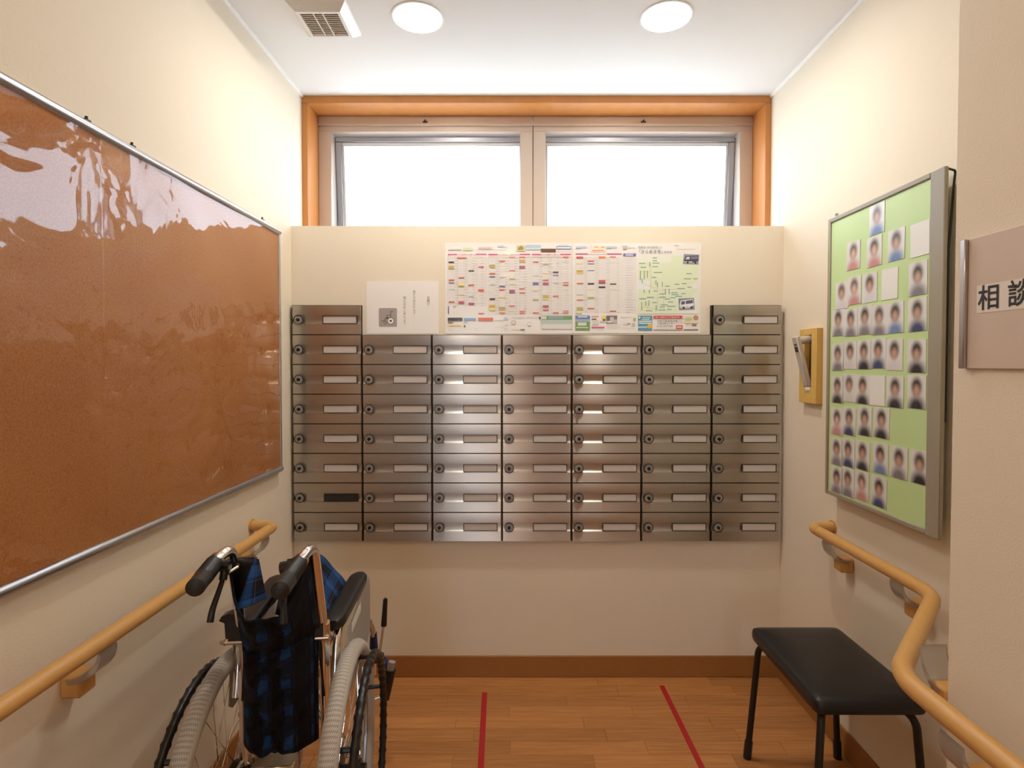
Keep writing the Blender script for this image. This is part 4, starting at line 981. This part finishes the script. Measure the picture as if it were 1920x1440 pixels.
# frames
for sd in (-1, 1):
    vp = sd * 0.092
    gv0, gv1, gu0, gu1 = ((-0.103, -0.082, -0.130, -0.268) if sd < 0 else (0.074, 0.080, -0.152, -0.300))
    GZ = 0.862
    path = fillet([(vp, 0.01, 0.20), (vp, -0.006, 0.42), (vp, -0.015, 0.64), (vp - (0.004 if sd > 0 else -0.008), -0.095, 0.884), (gv0, gu0 - 0.02, GZ), (gv1, gu1 + 0.02, GZ)], 0.045, 8)
    post = MB().tube(path, 0.0115, 16).build('back_post', M['chrome'], wc)
    d = (Vector((gv1, gu1, GZ)) - Vector((gv0, gu0, GZ))); Lg = d.length; g0 = Vector((gv0, gu0, GZ)); dn = d.normalized()
    gp = [g0 + dn * Lg * k / 60 for k in range(61)]
    def gr_(t): 
        return 0.0172 + (0.0010 * (1 if int(t * 60) % 2 else 0) if 0.06 < t < 0.62 else 0.0) - (0.003 if t > 0.985 else 0)
    grip = MB().tube(gp, 0.017, 20, rf=gr_).tube([g0 + dn * (Lg + 0.0002), g0 + dn * (Lg + 0.001)], 0.005, 12).build('hand_grip', M['blackrubber'], wc)
    MB().tube([g0 - dn * 0.016, g0 - dn * 0.002], 0.0165, 16).build('grip_clamp', M['boltmetal'], grip)
    # brake lever hanging under the grip
    s2 = 1 if sd < 0 else -1
    piv = g0 + Vector((s2 * 0.024, -0.010, -0.006))
    MB().tube([piv + Vector((-s2 * 0.02, 0, 0.004)), piv + Vector((s2 * 0.010, 0, 0.0))], 0.013, 12).tube([piv, piv + Vector((0, -0.012, -0.024))], 0.008, 10).build('lever_mount', M['blackplastic'], grip)
    lvp = [piv + Vector((0, -0.010, -0.020)), piv + Vector((-s2 * 0.004, -0.026, -0.046)), piv + Vector((-s2 * 0.008, -0.045, -0.072)), piv + Vector((-s2 * 0.010, -0.050, -0.094))]
    MB().tube(fillet(lvp, 0.02, 5), 0.0085, 12, rf=lambda t: 0.0050 + 0.0018 * t, flat=0.9).build('brake_lever', M['blackplastic'], grip)
    MB().tube(fillet([piv + Vector((0, -0.006, -0.018)), piv + Vector((s2 * 0.02, 0.03, -0.010)), (vp + s2 * 0.012, -0.09, 0.845), (vp + s2 * 0.012, -0.03, 0.66), (vp, -0.02, 0.50)], 0.03, 6), 0.0028, 8).build('brake_cable', M['blackplastic'], grip)
    MB().tube([piv + Vector((s2 * 0.004, 0.004, -0.016)), piv + Vector((s2 * 0.016, 0.024, -0.011))], 0.0045, 10).build('cable_ferrule', M['boltmetal'], grip)
    # folding hinge
    hz = 0.655
    hv = vp - 0.016 if sd < 0 else vp - 0.022
    h = MB().prism([(hv - 0.004, hz + 0.058), (hv - 0.020, hz + 0.052), (hv - 0.026, hz + 0.042), (hv - 0.014, hz + 0.036), (hv - 0.012, hz), (hv + 0.024, hz - 0.006), (hv + 0.026, hz + 0.036), (hv + 0.014, hz + 0.054)], -0.040, -0.016, 'Y')
    h.build('fold_lever', M['blackplastic'], post)
    MB().tube([(hv - 0.016, -0.030, hz - 0.012), (hv + 0.036, -0.030, hz - 0.012)], 0.0065, 12).tube([(hv - 0.028, -0.030, hz - 0.012), (hv - 0.016, -0.030, hz - 0.012)], 0.006, 12, rf=lambda t: 0.0035 + 0.004 * t).tube([(vp, -0.016, hz - 0.024), (vp, -0.022, hz + 0.02)], 0.0145, 14).build('hinge_pin', M['boltmetal'], post)
    # side frame: lower tube, seat tube, front post, arm support
    vf = sd * 0.100
    MB().tube(fillet([(vf, -0.005, 0.22), (vf, 0.36, 0.20), (vf, 0.40, 0.30), (vf, 0.40, 0.46), (vf, 0.34, 0.46), (vf, 0.0, 0.455)], 0.04, 6), 0.0105, 12).build('side_frame', M['chrome'], wc)
    va = sd * 0.112
    MB().tube(fillet([(va, -0.004, 0.50), (va, 0.03, 0.63), (va, 0.33, 0.63), (va, 0.345, 0.44)], 0.035, 6), 0.0095, 12).build('arm_support', M['chrome'], wc)
    # padded armrest: rounded bar
    ap = MB(); nU = 16; ring_n = 20; vs = []; fs = []
    for i in range(nU + 1):
        t = i / nU; u = 0.010 + 0.318 * t
        e = 1.0 - 0.5 * (max(0, 0.09 - t) / 0.09) ** 2 - 0.45 * (max(0, t - 0.9) / 0.1) ** 2
        cv_ = va - sd * 0.008 + sd * 0.012 * t
        for k in range(ring_n):
            x, z = superr(0.0255 * e, 0.0155 * (0.6 + 0.4 * e), ring_n, k)
            c0, s0 = cos(2 * pi * k / ring_n), sin(2 * pi * k / ring_n)
            x = 0.0265 * e * math.copysign(abs(c0) ** 0.6, c0); z = 0.016 * (0.55 + 0.45 * e) * math.copysign(abs(s0) ** 0.6, s0)
            vs.append((cv_ + x, u, 0.651 + z))
    for i in range(nU):
        for k in range(ring_n): fs.append((i * ring_n + k, i * ring_n + (k + 1) % ring_n, (i + 1) * ring_n + (k + 1) % ring_n, (i + 1) * ring_n + k))
    fs.append(tuple(range(ring_n))); fs.append(tuple(nU * ring_n + k for k in range(ring_n)))
    ap.add(vs, fs).build('armrest', M['vinyl'], wc)
    vk = sd * 0.134
    pan = MB().prism([(0.01, 0.47), (0.02, 0.55), (0.05, 0.632), (0.372, 0.632), (0.385, 0.60), (0.385, 0.47), (0.37, 0.455), (0.03, 0.455)], vk - 0.0015, vk + 0.0015, 'X').build('side_panel', M['greyplastic'], wc)
    if sd > 0: MB().box(vk + 0.0016, vk + 0.0022, 0.09, 0.22, 0.594, 0.618).build('panel_sticker', M['white'], pan, smooth=False)
    # parking brake
    vb = sd * 0.176
    lev = MB().tube([(vb - sd * 0.012, 0.375, 0.385), (vb, 0.392, 0.480)], 0.0042, 10).build('parking_brake', M['chrome'], wc)
    MB().tube([(vb - 0.0005 * sd, 0.391, 0.468), (vb + sd * 0.004, 0.398, 0.548)], 0.0112, 14, rf=lambda t: 0.009 + 0.003 * min(1, t * 3) - (0.005 if t > 0.9 else 0)).lathe([(0.0075, 0), (0.004, 0.006)], (vb + sd * 0.004, 0.398, 0.546), 'Z', 14).build('brake_knob', M['blackplastic'], lev)
    MB().box(vb - sd * 0.045, vb - sd * 0.0, 0.355, 0.400, 0.368, 0.384, 0.004).box(vb - 0.014, vb + 0.012, 0.36, 0.395, 0.340, 0.372, 0.006).build('brake_clamp', M['blueclamp'], lev)
    # front tube, footrest and caster
    vq = sd * 0.140
    ft = MB().tube(fillet([(vq, 0.425, 0.30), (vq, 0.418, 0.44), (vq - sd * 0.012, 0.412, 0.482), (vq - sd * 0.03, 0.40, 0.46)], 0.02, 5), 0.0090, 12).build('front_tube', M['chrome'], wc)
    MB().tube([(vq, 0.424, 0.385), (vq, 0.420, 0.435)], 0.0155, 12, rf=lambda t: 0.0135 - 0.003 * t).build('tube_collar', M['blueclamp'], ft)
    fp = MB().tube([(sd * 0.170, 0.455, 0.200), (sd * 0.186, 0.462, 0.292)], 0.020, 14, rf=lambda t: 0.0135 + 0.005 * t).build('footrest_bumper', M['blackrubber'], wc)
    MB().tube([(sd * 0.186, 0.462, 0.290), (sd * 0.192, 0.464, 0.316)], 0.0115, 12).build('bumper_tip', M['greyplastic'], fp)
    MB().tube([(sd * 0.10, 0.40, 0.22), (sd * 0.171, 0.455, 0.21)], 0.009, 10).build('footrest_tube', M['chrome'], wc)
    cs = MB().tube(circle((sd * 0.098, 0.40, 0.066), 0.052, 40), 0.0145, 12, closed=True).build('caster_wheel', M['tyre'], wc)
    MB().tube([(sd * 0.098 - 0.012, 0.40, 0.066), (sd * 0.098 + 0.012, 0.40, 0.066)], 0.046, 24).build('caster_disc', M['blackplastic'], cs)
    MB().box(sd * 0.098 - 0.022, sd * 0.098 - 0.017, 0.385, 0.415, 0.055, 0.15, 0.001).box(sd * 0.098 + 0.017, sd * 0.098 + 0.022, 0.385, 0.415, 0.055, 0.15, 0.001).box(sd * 0.098 - 0.022, sd * 0.098 + 0.022, 0.385, 0.415, 0.145, 0.155, 0.001).tube([(sd * 0.098, 0.40, 0.15), (sd * 0.098, 0.40, 0.21)], 0.012, 12).build('caster_fork', M['alu'], cs)
    # axle plate
    MB().box(sd * 0.100 - 0.004, sd * 0.100 + 0.004, -0.05, 0.05, 0.25, 0.35, 0.002).build('axle_plate', M['boltmetal'], wc)
# cross brace, folded nearly upright
MB().tube([(-0.09, 0.16, 0.22), (0.07, 0.16, 0.56)], 0.0095, 12).tube([(-0.09, 0.24, 0.22), (0.07, 0.24, 0.56)], 0.0095, 12).tube([(-0.01, 0.14, 0.39), (-0.01, 0.26, 0.39)], 0.007, 10).build('cross_brace', M['chrome'], wc)
MB().tube([(0.09, 0.18, 0.22), (-0.07, 0.18, 0.56)], 0.0095, 12).tube([(0.09, 0.22, 0.22), (-0.07, 0.22, 0.56)], 0.0095, 12).build('cross_brace', M['chrome'], wc)
MB().box(-0.078, 0.020, -0.02, 0.03, 0.300, 0.338, 0.003).tube([(-0.05, -0.032, 0.325), (-0.05, -0.018, 0.325)], 0.011, 12).tube([(-0.02, -0.028, 0.318), (-0.02, -0.018, 0.318)], 0.008, 12).build('brace_plate', M['boltmetal'], wc)
# plaid seat cloth, pushed up into a ridge by the folding
def wr(x, y, s=1.0): return s * (0.5 * sin(9 * x + 4 * y + 1.3) + 0.3 * sin(21 * x - 13 * y + 0.4) + 0.2 * sin(37 * y + 11 * x))
def seat_fn(a, b_):
    t = 2 * a - 1; v = 0.088 * t; u = 0.04 + (0.175 + 0.075 * abs(t)) * b_
    z = 0.772 - 0.13 * abs(t) ** 1.25 - 0.006 * (1 - b_) + 0.006 * wr(a * 1.4, b_)
    return (v, u, z)
MB().sheet(seat_fn, 32, 24, lambda a, b_: (a * 0.36, b_ * 0.24)).build('seat_cloth', M['plaid'], wc, fixn=False, solid=0.003)
# plaid backrest with its sagging pocket
def back_fn(a, b_):
    t = 2 * a - 1
    zt = 0.752 + 0.108 * abs(t) ** 3.5
    z = 0.402 + (zt - 0.402) * b_
    up = -0.012 if z < 0.64 else -0.012 - (z - 0.64) * 0.36
    edge = 1 - abs(t) ** 3
    bulge = edge * (0.030 + 0.075 * b_ ** 1.5) + edge * 0.013 * wr(a * 1.5, b_ * 2.2)
    v = 0.083 * t - 0.004 + 0.006 * sin(7 * b_ + 1) * edge
    return (v, up - 0.012 - bulge, z)
MB().sheet(back_fn, 36, 44, lambda a, b_: (a * 0.30, b_ * 0.46)).build('backrest_cloth', M['shadedplaid'], wc, fixn=False, solid=0.004)
def pocket_fn(a, b_):
    t = 2 * a - 1; z = 0.408 + 0.246 * b_ + 0.010 * t * b_
    edge = 1 - abs(t) ** 4
    return (0.076 * t - 0.004, -0.040 - edge * (0.036 + 0.030 * b_ + 0.016 * wr(a * 1.3 + 0.3, b_ * 2.3 + 0.4 * a)) , z)
MB().sheet(pocket_fn, 28, 28, lambda a, b_: (a * 0.27 + 0.03, b_ * 0.30 + 0.02)).build('back_pocket', M['shadedplaid'], wc, fixn=False, solid=0.004)
# side flap folded over at the left post, in the lighter, lit tone of the plaid
def flap_fn(a, b_):
    p0, p1, p2, p3 = Vector((-0.040, -0.084, 0.852)), Vector((-0.030, -0.084, 0.850)), Vector((-0.060, -0.138, 0.762)), Vector((-0.004, -0.118, 0.776))
    q0 = p0.lerp(p1, a); q1 = p2.lerp(p3, a); q = q0.lerp(q1, b_)
    return (q.x, q.y - 0.010 * sin(pi * a) * b_, q.z)
MB().sheet(flap_fn, 12, 14, lambda a, b_: (0.03 + a * 0.075, 0.02 + b_ * 0.12)).build('cloth_flap', M['plaid'], wc, fixn=False, solid=0.003)
def inner_fn(a, b_):
    p0, p1, p2, p3 = Vector((-0.098, -0.070, 0.850)), Vector((-0.036, -0.078, 0.853)), Vector((-0.098, -0.02, 0.66)), Vector((-0.060, -0.120, 0.74))
    return tuple(p0.lerp(p1, a).lerp(p2.lerp(p3, a), b_))
MB().sheet(inner_fn, 8, 8, lambda a, b_: (a * 0.02, b_ * 0.02)).build('cloth_lining', M['blackrubber'], wc, fixn=False, solid=0.003)
def inner_right(a, b_):
    p0, p1, p2, p3 = Vector((0.030, -0.085, 0.848)), Vector((0.094, -0.078, 0.853)), Vector((0.010, -0.105, 0.735)), Vector((0.095, -0.03, 0.66))
    return tuple(p0.lerp(p1, a).lerp(p2.lerp(p3, a), b_))
MB().sheet(inner_right, 8, 8, lambda a, b_: (a * 0.02, b_ * 0.02)).build('cloth_lining', M['blackrubber'], wc, fixn=False, solid=0.003)
